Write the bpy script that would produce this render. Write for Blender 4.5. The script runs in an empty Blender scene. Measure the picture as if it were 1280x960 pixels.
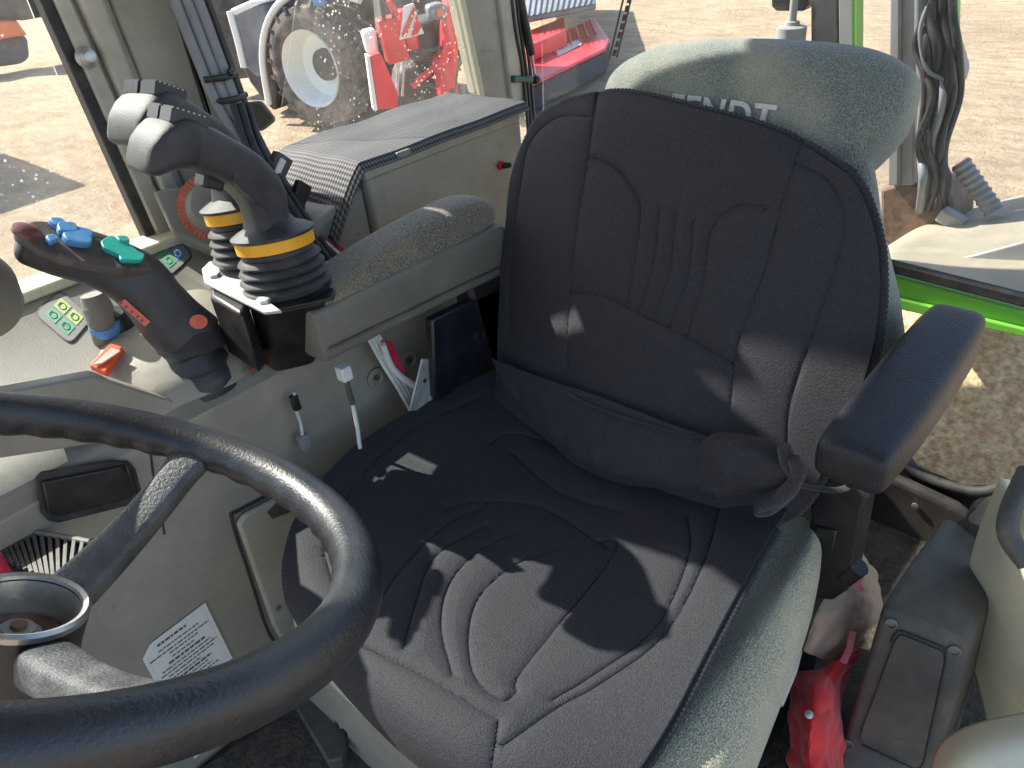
import bpy, bmesh, math, random
import numpy as np
from mathutils import Vector
random.seed(7); rng = np.random.RandomState(5)
SC = bpy.context.scene
COL = SC.collection
V = lambda *a: np.array(a, float)

# ------------------------------------------------------------------ camera (metres: X = tractor's right, Y = forward, Z up, cab floor = 0)
CP = V(-.55, .62, 1.26); YAW, PIT, ROL, FOC = math.radians(-44.5), math.radians(33), math.radians(-6.5), 950.
CD = V(math.cos(YAW)*math.cos(PIT), math.sin(YAW)*math.cos(PIT), -math.sin(PIT))
_r = V(math.sin(YAW), -math.cos(YAW), 0); _u = np.cross(_r, CD)
CR = math.cos(ROL)*_r + math.sin(ROL)*_u; CU = -math.sin(ROL)*_r + math.cos(ROL)*_u

def ray(px, py): return CD + CR*(px-640)/FOC - CU*(py-480)/FOC
def P(px, py, **k):
    """the point of a real plane (x=, y= or z= so many metres) seen in that direction"""
    d = ray(px, py); a, v = list(k.items())[0]; i = 'xyz'.index(a)
    return CP + d*(v-CP[i])/d[i]
def PN(px, py, pt, n):
    d = ray(px, py); n = V(*n); return CP + d*((V(*pt)-CP)@n)/(d@n)
def PP(pts, **k): return [P(a, b, **k) for a, b in pts]

# ------------------------------------------------------------------ objects
def empty(name, loc, label=None, cat=None, group=None):
    o = bpy.data.objects.new(name, None); COL.objects.link(o); o.location = Vector(loc); o.empty_display_size = .05
    tag(o, label, cat, group); return o
def tag(o, label=None, cat=None, group=None, kind=None):
    for k, v in (('label', label), ('category', cat), ('group', group), ('kind', kind)):
        if v: o[k] = v
    return o
def wloc(o):
    s = V(0, 0, 0)
    while o: s = s+np.array(o.location); o = o.parent
    return s
def obj(name, vf, mat, parent=None, bevel=0, seg=2, smooth=True, sub=0, solid=0, angle=40, label=None):
    v, f = vf; v = np.array(v, float)
    if parent is not None: org = wloc(parent); loc = V(0, 0, 0)
    else: org = V((v[:, 0].min()+v[:, 0].max())/2, (v[:, 1].min()+v[:, 1].max())/2, v[:, 2].min()); loc = org
    me = bpy.data.meshes.new(name); me.from_pydata([tuple(p) for p in (v-org)], [], [tuple(int(i) for i in q) for q in f]); me.update()
    bm = bmesh.new(); bm.from_mesh(me); bmesh.ops.remove_doubles(bm, verts=bm.verts, dist=1e-6); bmesh.ops.recalc_face_normals(bm, faces=bm.faces); bm.to_mesh(me); bm.free()
    me.materials.append(mat)
    o = bpy.data.objects.new(name, me); COL.objects.link(o); o.location = Vector(loc)
    if parent is not None: o.parent = parent
    if solid: m = o.modifiers.new('s', 'SOLIDIFY'); m.thickness = solid; m.offset = -1
    if bevel:
        m = o.modifiers.new('b', 'BEVEL'); m.width = bevel; m.segments = seg; m.limit_method = 'ANGLE'; m.angle_limit = math.radians(30); m.harden_normals = False
    if sub: m = o.modifiers.new('u', 'SUBSURF'); m.levels = sub; m.render_levels = sub
    if smooth:
        me.polygons.foreach_set('use_smooth', [True]*len(me.polygons))
        try: me.set_sharp_from_angle(angle=math.radians(angle))
        except Exception: pass
    if label: o['label'] = label
    return o
def join(*parts):
    vs, fs = [], []; n = 0
    for v, f in parts:
        vs += [tuple(p) for p in v]; fs += [tuple(i+n for i in q) for q in f]; n += len(v)
    return vs, fs
def prism(pts, ext):
    pts = [V(*p) for p in pts]; n = len(pts); e = V(*ext)
    v = pts+[p+e for p in pts]
    f = [tuple(range(n)), tuple(range(2*n-1, n-1, -1))]+[(i, (i+1) % n, (i+1) % n+n, i+n) for i in range(n)]
    return v, f
def frustum(bot, top):
    n = len(bot); v = [V(*p) for p in bot]+[V(*p) for p in top]
    return v, [tuple(range(n)), tuple(range(2*n-1, n-1, -1))]+[(i, (i+1) % n, (i+1) % n+n, i+n) for i in range(n)]
def box(a, b):
    a, b = V(*a), V(*b)
    return prism([(a[0], a[1], a[2]), (b[0], a[1], a[2]), (b[0], b[1], a[2]), (a[0], b[1], a[2])], (0, 0, b[2]-a[2]))
def obox(c, ax, ay, az):
    """box from centre and three half-axis vectors"""
    c, ax, ay, az = V(*c), V(*ax), V(*ay), V(*az)
    return prism([c-ax-ay-az, c+ax-ay-az, c+ax+ay-az, c-ax+ay-az], az*2)
def loft(rings, cap=True):
    n = len(rings[0]); v = [p for r in rings for p in r]; f = []
    for k in range(len(rings)-1):
        for i in range(n): f.append((k*n+i, k*n+(i+1) % n, (k+1)*n+(i+1) % n, (k+1)*n+i))
    if cap: f.append(tuple(range(n-1, -1, -1))); f.append(tuple(range((len(rings)-1)*n, len(rings)*n)))
    return v, f
def cr(pts, m=8):
    """Catmull-Rom through the points"""
    p = [V(*q) for q in pts]; p = [2*p[0]-p[1]]+p+[2*p[-1]-p[-2]]; out = []
    for i in range(1, len(p)-2):
        for t in np.arange(m)/m:
            out.append(.5*((2*p[i])+(-p[i-1]+p[i+1])*t+(2*p[i-1]-5*p[i]+4*p[i+1]-p[i+2])*t*t+(-p[i-1]+3*p[i]-3*p[i+1]+p[i+2])*t**3))
    out.append(p[-2]); return np.array(out)
def frames(path, up=(0, 0, 1)):
    path = np.array(path); T = np.gradient(path, axis=0); T /= np.linalg.norm(T, axis=1)[:, None]+1e-12
    u = V(*up); 
    if abs(T[0]@u) > .95: u = V(0, 1, 0) if abs(T[0][1]) < .9 else V(1, 0, 0)
    a = u-T[0]*(u@T[0]); a /= np.linalg.norm(a); A = []
    for t in T:
        a = a-t*(a@t); a /= np.linalg.norm(a)+1e-12; A.append(a)
    A = np.array(A); return T, A, np.cross(T, A)
def tube(path, r, n=10, m=6, smooth=True, flat=1., up=(0, 0, 1), closed=False):
    p = cr(path, m) if smooth and len(path) > 2 else np.array([V(*q) for q in path])
    r = np.interp(np.linspace(0, 1, len(p)), np.linspace(0, 1, len(r)), r) if hasattr(r, '__len__') else np.full(len(p), r)
    T, A, B = frames(p, up); th = np.linspace(0, 2*np.pi, n, endpoint=False)
    return loft([[p[k]+r[k]*(math.cos(t)*A[k]*flat+math.sin(t)*B[k]) for t in th] for k in range(len(p))])
def lathe(c, axis, prof, n=32, cap=True):
    """prof: list of (radius, height along axis)"""
    ax = V(*axis); ax /= np.linalg.norm(ax); a = np.cross(ax, V(0, 1, 0) if abs(ax[1]) < .9 else V(1, 0, 0)); a /= np.linalg.norm(a); b = np.cross(ax, a)
    th = np.linspace(0, 2*np.pi, n, endpoint=False)
    return loft([[V(*c)+ax*h+max(r, 1e-4)*(math.cos(t)*a+math.sin(t)*b) for t in th] for r, h in prof], cap)
def sring(c, a, b, e=4., n=32):
    """super-ellipse ring, half-axis vectors a, b"""
    out = []
    for t in np.linspace(0, 2*np.pi, n, endpoint=False):
        cc, s = math.cos(t), math.sin(t)
        out.append(V(*c)+V(*a)*np.sign(cc)*abs(cc)**(2/e)+V(*b)*np.sign(s)*abs(s)**(2/e))
    return out
def tens(ctrl, nu, nv):
    """smooth surface through a net of control points ctrl[v][u]"""
    C = np.array(ctrl, float)
    def interp(A, n):
        k = A.shape[0]; A = np.concatenate([[2*A[0]-A[1]], A, [2*A[-1]-A[-2]]]); t = np.linspace(0, k-1, n); i = np.minimum(t.astype(int), k-2); w = (t-i).reshape((-1,)+(1,)*(A.ndim-1)); i = i+1
        return .5*(2*A[i]+(-A[i-1]+A[i+1])*w+(2*A[i-1]-5*A[i]+4*A[i+1]-A[i+2])*w**2+(-A[i-1]+3*A[i]-3*A[i+1]+A[i+2])*w**3)
    S = interp(C, nv); return interp(S.transpose(1, 0, 2), nu).transpose(1, 0, 2)
def gnorm(S):
    n = np.cross(np.gradient(S, axis=1), np.gradient(S, axis=0)); return n/(np.linalg.norm(n, axis=2)[:, :, None]+1e-12)
def gmesh(S):
    nv, nu = S.shape[:2]; i = np.arange(nv*nu).reshape(nv, nu)
    f = np.stack([i[:-1, :-1], i[:-1, 1:], i[1:, 1:], i[1:, :-1]], -1).reshape(-1, 4)
    return S.reshape(-1, 3), [tuple(q) for q in f]
def vnoise(p, s, seed=0):
    """cheap smooth noise from sums of sines"""
    r = np.random.RandomState(seed); out = 0
    for k in range(6):
        d = r.normal(size=3); d /= np.linalg.norm(d); out = out+np.sin(p@d*s*(1+.6*k)+r.rand()*6.28)/(1+.5*k)
    return out/3

# ------------------------------------------------------------------ materials
def mat(name, col, rough=.6, var=.12, vs=12, bump=.15, bs=250, dirt=0, dcol=(.36, .31, .24), ds=6, metal=0, sheen=0, spec=.5, col2=None, coat=0, scratch=0, bdist=.002):
    m = bpy.data.materials.new(name); m.use_nodes = True; nt = m.node_tree; N = nt.nodes; L = nt.links; b = N['Principled BSDF']
    tc = N.new('ShaderNodeTexCoord')
    def noise(sc, det=5, rg=.6):
        n = N.new('ShaderNodeTexNoise'); n.inputs['Scale'].default_value = sc; n.inputs['Detail'].default_value = det; n.inputs['Roughness'].default_value = rg; L.new(tc.outputs['Object'], n.inputs['Vector']); return n
    def ramp(src, a, c, ca=(0, 0, 0, 1), cc=(1, 1, 1, 1)):
        r = N.new('ShaderNodeValToRGB'); r.color_ramp.elements[0].position = a; r.color_ramp.elements[1].position = c; r.color_ramp.elements[0].color = ca; r.color_ramp.elements[1].color = cc; L.new(src, r.inputs[0]); return r
    c2 = col2 or tuple(min(1, c*(1+2*var)) for c in col); c1 = tuple(c*(1-var) for c in col)
    r = ramp(noise(vs).outputs['Fac'], .35, .68, (*c1, 1), (*c2, 1)); out = r.outputs[0]
    if dirt:
        mx = N.new('ShaderNodeMix'); mx.data_type = 'RGBA'; d = ramp(noise(ds, 8, .72).outputs['Fac'], .45, .72)
        mul = N.new('ShaderNodeMath'); mul.operation = 'MULTIPLY'; mul.inputs[1].default_value = dirt; L.new(d.outputs[0], mul.inputs[0])
        L.new(mul.outputs[0], mx.inputs[0]); L.new(out, mx.inputs[6]); mx.inputs[7].default_value = (*dcol, 1); out = mx.outputs[2]
        rr = N.new('ShaderNodeMapRange'); rr.inputs[3].default_value = rough; rr.inputs[4].default_value = min(1, rough+.3); L.new(mul.outputs[0], rr.inputs[0]); L.new(rr.outputs[0], b.inputs['Roughness'])
    else: b.inputs['Roughness'].default_value = rough
    if scratch:
        w = N.new('ShaderNodeTexWave'); w.inputs['Scale'].default_value = 9; w.inputs['Distortion'].default_value = 38; w.inputs['Detail'].default_value = 3; w.inputs['Detail Scale'].default_value = 1.3; L.new(tc.outputs['Object'], w.inputs['Vector'])
        s = ramp(w.outputs['Fac'], .0, .02, (1, 1, 1, 1), (0, 0, 0, 1)); g = ramp(noise(9).outputs['Fac'], .55, .62)
        mul = N.new('ShaderNodeMath'); mul.operation = 'MULTIPLY'; L.new(s.outputs[0], mul.inputs[0]); L.new(g.outputs[0], mul.inputs[1])
        m2 = N.new('ShaderNodeMath'); m2.operation = 'MULTIPLY'; m2.inputs[1].default_value = scratch; L.new(mul.outputs[0], m2.inputs[0])
        mx = N.new('ShaderNodeMix'); mx.data_type = 'RGBA'; L.new(m2.outputs[0], mx.inputs[0]); L.new(out, mx.inputs[6]); mx.inputs[7].default_value = (*[c*.45 for c in col], 1); out = mx.outputs[2]
    L.new(out, b.inputs['Base Color']); b.inputs['Metallic'].default_value = metal
    b.inputs['Specular IOR Level'].default_value = spec
    if sheen: b.inputs['Sheen Weight'].default_value = sheen; b.inputs['Sheen Roughness'].default_value = .5
    if coat: b.inputs['Coat Weight'].default_value = coat; b.inputs['Coat Roughness'].default_value = .1
    if bump:
        bp = N.new('ShaderNodeBump'); bp.inputs['Strength'].default_value = bump; bp.inputs['Distance'].default_value = bdist; L.new(noise(bs, 3).outputs['Fac'], bp.inputs['Height']); L.new(bp.outputs[0], b.inputs['Normal'])
    return m
def knit(name, ca, cb, scale, dirt=0, dcol=(.5, .48, .35)):
    """heathered upholstery: fibre-sized cells of two yarn colours"""
    m = mat(name, ca, .95, .25, 40, 0, sheen=.35, spec=.15); nt = m.node_tree; N = nt.nodes; L = nt.links; b = N['Principled BSDF']; tc = [n for n in N if n.type == 'TEX_COORD'][0]
    v = N.new('ShaderNodeTexVoronoi'); v.inputs['Scale'].default_value = scale; L.new(tc.outputs['Object'], v.inputs['Vector'])
    n = N.new('ShaderNodeTexNoise'); n.inputs['Scale'].default_value = scale*1.1; n.inputs['Detail'].default_value = 3; L.new(tc.outputs['Object'], n.inputs['Vector'])
    r = N.new('ShaderNodeValToRGB'); r.color_ramp.elements[0].position = .38; r.color_ramp.elements[1].position = .64; r.color_ramp.elements[0].color = (*ca, 1); r.color_ramp.elements[1].color = (*cb, 1); L.new(n.outputs['Fac'], r.inputs[0])
    n2 = N.new('ShaderNodeTexNoise'); n2.inputs['Scale'].default_value = 7; n2.inputs['Detail'].default_value = 6; L.new(tc.outputs['Object'], n2.inputs['Vector'])
    r2 = N.new('ShaderNodeMapRange'); r2.inputs[1].default_value = .42; r2.inputs[2].default_value = .7; r2.inputs[4].default_value = dirt; L.new(n2.outputs['Fac'], r2.inputs[0])
    mx = N.new('ShaderNodeMix'); mx.data_type = 'RGBA'; L.new(r2.outputs[0], mx.inputs[0]); L.new(r.outputs[0], mx.inputs[6]); mx.inputs[7].default_value = (*dcol, 1); L.new(mx.outputs[2], b.inputs['Base Color'])
    bp = N.new('ShaderNodeBump'); bp.inputs['Strength'].default_value = .7; bp.inputs['Distance'].default_value = .002; L.new(v.outputs['Distance'], bp.inputs['Height']); L.new(bp.outputs[0], b.inputs['Normal'])
    return m
M = {}
M['pad'] = mat('neoprene', (.0125, .0135, .0185), .68, .3, 480, .8, 520, sheen=.05, spec=.38, col2=(.033, .035, .043), dirt=.14, dcol=(.045, .045, .047), ds=5, bdist=.0014)
M['trim'] = mat('woven_binding', (.022, .022, .026), .8, .3, 300, .9, 380, sheen=.2, spec=.3)
M['green_fabric'] = knit('green_upholstery', (.078, .105, .10), (.225, .255, .225), 470, .55, (.46, .44, .31))
M['sunlit_worn_fabric'] = knit('sunlit_worn_upholstery', (.25, .235, .16), (.58, .55, .39), 430, .8, (.52, .47, .30))  # wear plus painted-in sunlight: paler and yellower than the green upholstery
M['arm_fabric'] = knit('grey_upholstery', (.06, .058, .045), (.27, .25, .19), 430, .5, (.34, .28, .18))
M['beige'] = mat('grey_beige_plastic', (.285, .265, .215), .55, .12, 5, .25, 500, dirt=.7, dcol=(.24, .21, .165), ds=7, scratch=.5)
M['frame'] = mat('cab_frame_paint', (.39, .37, .305), .42, .06, 4, .08, 60, dirt=.45, dcol=(.22, .19, .14), ds=9, scratch=.6)
M['console'] = mat('grey_console_plastic', (.185, .178, .152), .5, .08, 6, .3, 700, dirt=.4, dcol=(.30, .27, .22), ds=11, scratch=.4)
M['darkgrey'] = mat('dark_grey_plastic', (.075, .071, .062), .55, .15, 8, .3, 500, dirt=.55, dcol=(.2, .175, .14), ds=14, scratch=.3)
M['cream'] = mat('cream_plastic', (.70, .655, .47), .5, .06, 4, .1, 300, dirt=.3, dcol=(.4, .36, .26), ds=6, scratch=.3)
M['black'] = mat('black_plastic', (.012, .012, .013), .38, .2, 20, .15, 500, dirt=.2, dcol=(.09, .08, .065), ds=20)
M['blackleather'] = mat('armrest_vinyl', (.009, .010, .015), .40, .2, 20, .9, 420, spec=.45, dirt=.1, dcol=(.04, .04, .042), ds=14, bdist=.0015)
M['joy'] = mat('joystick_grip', (.03, .03, .033), .45, .2, 30, .8, 800, spec=.55, bdist=.001, dirt=.2, dcol=(.12, .11, .1), ds=25)
M['leverpl'] = mat('lever_plastic', (.035, .036, .04), .45, .15, 30, .2, 500, dirt=.25, dcol=(.12, .11, .10), ds=18)
M['rubber'] = mat('boot_rubber', (.028, .028, .03), .6, .2, 30, .2, 300, dirt=.5, dcol=(.14, .13, .12), ds=22)
M['wheel'] = mat('steering_rim', (.012, .0135, .017), .36, .3, 14, .3, 330, spec=.6, dirt=.35, dcol=(.065, .065, .066), ds=9, bdist=.002)
M['spoke'] = mat('steering_spoke', (.06, .062, .066), .45, .3, 30, .6, 330, dirt=.6, dcol=(.2, .2, .19), ds=10, bdist=.003)
M['alu'] = mat('worn_metal', (.45, .45, .43), .38, .15, 20, .2, 120, metal=.8, dirt=.4, dcol=(.22, .17, .12), ds=30)
M['worn_steel'] = mat('worn_screw_steel', (.22, .21, .19), .5, .2, 60, .2, 200, metal=.7, dirt=.6, dcol=(.1, .09, .07), ds=60)
M['zinc'] = mat('galvanised_steel', (.55, .57, .55), .45, .15, 30, .15, 100, metal=.6, dirt=.3)
M['rust'] = mat('rusty_steel', (.16, .10, .07), .75, .3, 40, .5, 200, metal=.2)
M['yellow'] = mat('yellow_ring', (.80, .38, .012), .45, .06, 20, .05, 100, dirt=.2, dcol=(.35, .2, .05))
M['orange'] = mat('orange_plastic', (.75, .10, .03), .45, .1, 30, .05, 100)
M['sticker_red'] = mat('orange_red_sticker', (.72, .15, .09), .5, .08, 60, 0)
M['blue'] = mat('blue_button', (.07, .26, .55), .4, .15, 60, .2, 400, dirt=.35, dcol=(.35, .42, .5), ds=90)
M['teal'] = mat('teal_button', (.02, .42, .33), .4, .1, 60, .2, 400, dirt=.2, dcol=(.25, .45, .4), ds=90)
M['red'] = mat('red_cloth', (.68, .012, .014), .6, .12, 20, .3, 300, sheen=.3)
M['redpaint'] = mat('red_paint', (.72, .035, .045), .4, .1, 4, .05, 50, dirt=.3, dcol=(.45, .2, .16), ds=3)
M['white'] = mat('white_label', (.74, .74, .72), .5, .03, 20, 0, dirt=.2, dcol=(.55, .53, .5), ds=20)
M['ink'] = mat('printed_ink', (.09, .09, .1), .6, .1, 200, 0)
M['border'] = mat('print_line', (.03, .03, .035), .6, .1, 200, 0)
M['lgreen'] = mat('lime_print', (.25, .40, .08), .5, .08, 200, 0)
M['dgreen'] = mat('green_print', (.02, .25, .12), .5, .08, 200, 0)
M['plateface'] = mat('plate_grey', (.12, .12, .112), .55, .05, 30, 0)
M['bprint'] = mat('blue_print', (.03, .16, .36), .5, .08, 200, 0)
M['wire_white'] = mat('white_wire', (.66, .66, .62), .45, .05, 30, .05)
M['wire_red'] = mat('red_wire', (.55, .03, .07), .45, .1, 30, .05)
M['wire_black'] = mat('black_wire', (.014, .014, .015), .4, .2, 30, .1, dirt=.3, dcol=(.09, .08, .07), ds=30)
M['greytube'] = mat('grey_sleeving', (.19, .20, .22), .42, .08, 30, .08, dirt=.35, dcol=(.2, .19, .18), ds=20)
M['green_paint'] = mat('green_paint', (.17, .50, .055), .4, .06, 5, .05, 60, dirt=.35, dcol=(.28, .38, .1), ds=12, scratch=.5)
M['seal'] = mat('rubber_seal', (.02, .02, .02), .65, .2, 20, .2, 200, dirt=.45, dcol=(.14, .12, .1), ds=16)
M['carpet'] = mat('floor_mat', (.05, .042, .033), .9, .4, 60, 1., 130, dirt=.6, dcol=(.13, .105, .075), ds=20, bdist=.006)
M['tan'] = mat('tan_cloth', (.52, .37, .27), .75, .12, 10, .3, 350, sheen=.2, dirt=.3, dcol=(.3, .22, .16), ds=10)
M['pink'] = mat('pink_print', (.72, .18, .18), .7, .1, 60, 0)
M['tyre'] = mat('dusty_tyre', (.09, .08, .075), .9, .3, 8, .5, 30, dirt=.85, dcol=(.38, .31, .24), ds=3, bdist=.01)
M['rim'] = mat('white_rim', (.80, .83, .79), .45, .06, 3, .05, 20, dirt=.3, dcol=(.5, .45, .36), ds=3)
M['tgrey'] = mat('tractor_grey', (.19, .20, .21), .45, .15, 2, .05, 20, dirt=.4, dcol=(.33, .3, .26), ds=2)
M['tdark'] = mat('tractor_chassis', (.05, .05, .052), .6, .3, 3, .3, 20, dirt=.5, dcol=(.2, .17, .14), ds=3)
M['orangepaint'] = mat('orange_paint', (.80, .17, .04), .4, .08, 2, .05, 30, dirt=.25)
M['brush'] = mat('dark_bristles', (.05, .055, .07), .9, .4, 40, 1, 30, bdist=.03)
M['post'] = mat('grey_steel_post', (.33, .33, .34), .5, .1, 6, .1, 80, dirt=.5, dcol=(.22, .17, .13), ds=8)
M['fender'] = mat('dusty_fender', (.28, .25, .19), .7, .1, 4, .3, 40, dirt=.7, dcol=(.40, .33, .23), ds=7, bdist=.006)
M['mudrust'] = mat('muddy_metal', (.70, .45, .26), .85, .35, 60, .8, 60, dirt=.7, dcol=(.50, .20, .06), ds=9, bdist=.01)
M['connector'] = mat('white_connector', (.7, .7, .68), .4, .05, 20, .05)
M['stiletto'] = mat('thread', (.5, .5, .46), .8, .1, 200, .2)

# dusty glass
def glass(name, dust=.05, spots=.5):
    m = bpy.data.materials.new(name); m.use_nodes = True; nt = m.node_tree; N = nt.nodes; L = nt.links; N.clear()
    o = N.new('ShaderNodeOutputMaterial'); t = N.new('ShaderNodeBsdfTransparent'); t.inputs[0].default_value = (.96, .975, .965, 1); g = N.new('ShaderNodeBsdfGlossy'); g.inputs['Roughness'].default_value = .03; g.inputs[0].default_value = (1, 1, 1, 1)
    fr = N.new('ShaderNodeFresnel'); fr.inputs[0].default_value = 1.25; mx = N.new('ShaderNodeMixShader'); L.new(fr.outputs[0], mx.inputs[0]); L.new(t.outputs[0], mx.inputs[1]); L.new(g.outputs[0], mx.inputs[2])
    d = N.new('ShaderNodeBsdfDiffuse'); d.inputs[0].default_value = (.72, .68, .62, 1)
    tl = N.new('ShaderNodeBsdfTranslucent'); tl.inputs[0].default_value = (.72, .68, .62, 1); am = N.new('ShaderNodeMixShader'); am.inputs[0].default_value = .5; L.new(d.outputs[0], am.inputs[1]); L.new(tl.outputs[0], am.inputs[2])
    tc = N.new('ShaderNodeTexCoord')
    def nz(s, det): n = N.new('ShaderNodeTexNoise'); n.inputs['Scale'].default_value = s; n.inputs['Detail'].default_value = det; L.new(tc.outputs['Object'], n.inputs['Vector']); return n
    a = nz(5, 6); ra = N.new('ShaderNodeMapRange'); ra.inputs[1].default_value = .35; ra.inputs[2].default_value = .75; ra.inputs[3].default_value = dust*.4; ra.inputs[4].default_value = dust*2; L.new(a.outputs['Fac'], ra.inputs[0])
    v = N.new('ShaderNodeTexVoronoi'); v.inputs['Scale'].default_value = 75; L.new(tc.outputs['Object'], v.inputs['Vector'])
    rv = N.new('ShaderNodeMapRange'); rv.inputs[1].default_value = .12; rv.inputs[2].default_value = .22; rv.inputs[3].default_value = 1; rv.inputs[4].default_value = 0; L.new(v.outputs['Distance'], rv.inputs[0])
    b = nz(9, 3); rb = N.new('ShaderNodeMapRange'); rb.inputs[1].default_value = .48; rb.inputs[2].default_value = .62; rb.inputs[4].default_value = spots; L.new(b.outputs['Fac'], rb.inputs[0])
    mu = N.new('ShaderNodeMath'); mu.operation = 'MULTIPLY'; L.new(rv.outputs[0], mu.inputs[0]); L.new(rb.outputs[0], mu.inputs[1])
    ad = N.new('ShaderNodeMath'); ad.operation = 'ADD'; ad.use_clamp = True; L.new(mu.outputs[0], ad.inputs[0]); L.new(ra.outputs[0], ad.inputs[1])
    m2 = N.new('ShaderNodeMixShader'); L.new(ad.outputs[0], m2.inputs[0]); L.new(mx.outputs[0], m2.inputs[1]); L.new(am.outputs[0], m2.inputs[2]); L.new(m2.outputs[0], o.inputs[0]); return m
M['glass'] = glass('dusty_glass', .028, .6); M['glass_clean'] = glass('rear_glass', .03, .12)

# mesh mat: anti-slip net with a regular open weave (colour pattern of the rug itself)
def net_mat():
    m = mat('antislip_net', (.05, .05, .052), .7, .1, 20, 0); nt = m.node_tree; N = nt.nodes; L = nt.links; b = N['Principled BSDF']
    uv = N.new('ShaderNodeUVMap'); 
    sep = N.new('ShaderNodeSeparateXYZ'); L.new(uv.outputs[0], sep.inputs[0])
    outs = []
    for ax in (0, 1):
        a = N.new('ShaderNodeMath'); a.operation = 'MULTIPLY'; a.inputs[1].default_value = math.pi*2; L.new(sep.outputs[ax], a.inputs[0])
        s = N.new('ShaderNodeMath'); s.operation = 'SINE'; L.new(a.outputs[0], s.inputs[0]); outs.append(s)
    mu = N.new('ShaderNodeMath'); mu.operation = 'MULTIPLY'; L.new(outs[0].outputs[0], mu.inputs[0]); L.new(outs[1].outputs[0], mu.inputs[1])
    r = N.new('ShaderNodeValToRGB'); r.color_ramp.elements[0].position = .40; r.color_ramp.elements[1].position = .62; r.color_ramp.elements[0].color = (.018, .018, .02, 1); r.color_ramp.elements[1].color = (.13, .13, .13, 1)
    mr = N.new('ShaderNodeMapRange'); mr.inputs[1].default_value = -1; mr.inputs[2].default_value = 1; L.new(mu.outputs[0], mr.inputs[0]); L.new(mr.outputs[0], r.inputs[0]); L.new(r.outputs[0], b.inputs['Base Color'])
    bp = N.new('ShaderNodeBump'); bp.inputs['Strength'].default_value = .8; bp.inputs['Distance'].default_value = .002; L.new(mr.outputs[0], bp.inputs['Height']); L.new(bp.outputs[0], b.inputs['Normal'])
    return m
M['net'] = net_mat()

# ================================================================== SETTING
def ground():
    n = 260; g = np.linspace(-1, 1, n); g = np.sign(g)*(np.abs(g)**1.8)
    X, Y = np.meshgrid(g*160+10, g*160-7); p = np.stack([X, Y, 0*X], -1).reshape(-1, 3)
    z = .035*vnoise(p, .9, 1)+.02*vnoise(p, 3.1, 2)+.012*vnoise(p, 7, 4)
    for c, w, a in ((2.2, .35, .05), (4.1, .35, .05)): z -= a*np.exp(-((p[:, 1]*.95+p[:, 0]*.28+c)/w)**2)
    p[:, 2] = z-1.42
    o = obj('ground', gmesh(p.reshape(n, n, 3)), M['soil']); tag(o, kind='structure')
def soil():
    m = mat('dry_soil', (.60, .465, .32), .95, .12, .5, 0, spec=.1); nt = m.node_tree; N = nt.nodes; L = nt.links; b = N['Principled BSDF']; tc = [q for q in N if q.type == 'TEX_COORD'][0]
    src = b.inputs['Base Color'].links[0].from_socket
    mp = N.new('ShaderNodeMapping'); mp.inputs['Scale'].default_value = (1, 2.6, 1); mp.inputs['Rotation'].default_value = (0, 0, .35); L.new(tc.outputs['Object'], mp.inputs[0])
    n = N.new('ShaderNodeTexNoise'); n.inputs['Scale'].default_value = 2.2; n.inputs['Detail'].default_value = 9; n.inputs['Roughness'].default_value = .7; L.new(mp.outputs[0], n.inputs['Vector'])
    r = N.new('ShaderNodeMapRange'); r.inputs[1].default_value = .4; r.inputs[2].default_value = .68; r.inputs[4].default_value = .75; L.new(n.outputs['Fac'], r.inputs[0])
    mx = N.new('ShaderNodeMix'); mx.data_type = 'RGBA'; L.new(r.outputs[0], mx.inputs[0]); L.new(src, mx.inputs[6]); mx.inputs[7].default_value = (.36, .26, .17, 1); L.new(mx.outputs[2], b.inputs['Base Color'])
    n3 = N.new('ShaderNodeTexNoise'); n3.inputs['Scale'].default_value = 9; n3.inputs['Detail'].default_value = 8; n3.inputs['Roughness'].default_value = .75; L.new(tc.outputs['Object'], n3.inputs['Vector'])
    bp = N.new('ShaderNodeBump'); bp.inputs['Strength'].default_value = 1; bp.inputs['Distance'].default_value = .12; L.new(n3.outputs['Fac'], bp.inputs['Height']); L.new(bp.outputs[0], b.inputs['Normal'])
    return m
M['soil'] = soil(); ground()

# ================================================================== CAB
cab = empty('tractor_cab', (0, 0, 0), 'beige framed tractor cab around the seat, with dusty windows and a bright green rear sill', 'cab')
fl = obj('floor', box((-.78, -.84, -.05), (.84, 1.2, 0)), M['carpet'], cab)
XW = .85
# thick side pillar at the left of the photo
pil = obj('side_pillar', prism(PP([(66, -420), (128, -420), (152, 60), (200, 190), (226, 318), (196, 318), (66, 0)][::-1], x=XW), (.05, 0, 0)), M['frame'], cab, bevel=.004) if 0 else None
def strip(pts, x, t=.04, zc=1.5, **k):
    q = [P(a, b, x=x) for a, b in pts]; n = len(q)
    for i in (0, 1):
        lo_ = q[3] if i == 0 else q[2]; w_ = (zc-lo_[2])/(q[i][2]-lo_[2])
        if w_ < 1: q[i] = lo_+(q[i]-lo_)*w_
    return prism(q, (t, 0, 0))
def ext(a, b, y):                      # continue a picture line to height y
    return (a[0]+(b[0]-a[0])*(y-a[1])/(b[1]-a[1]), y)
def band(a0, a1, b0, b1, top=-950):    # strip between two lines, carried up to the roof
    return [ext(a0, a1, top), ext(b0, b1, top), b1, a1]
obj('window_seal', strip(band((50, 0), (184, 300), (66, 0), (203, 300)), .842, .03), M['seal'], cab, bevel=.003)
sp = obj('side_pillar', strip(band((68, 0), (200, 306), (236, 0), (345, 268)), .848, .06), M['frame'], cab, bevel=.003)
obj('pillar_flange', strip(band((68, 0), (202, 304), (90, 0), (226, 304)), .835, .02), M['frame'], sp, bevel=.004)
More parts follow.
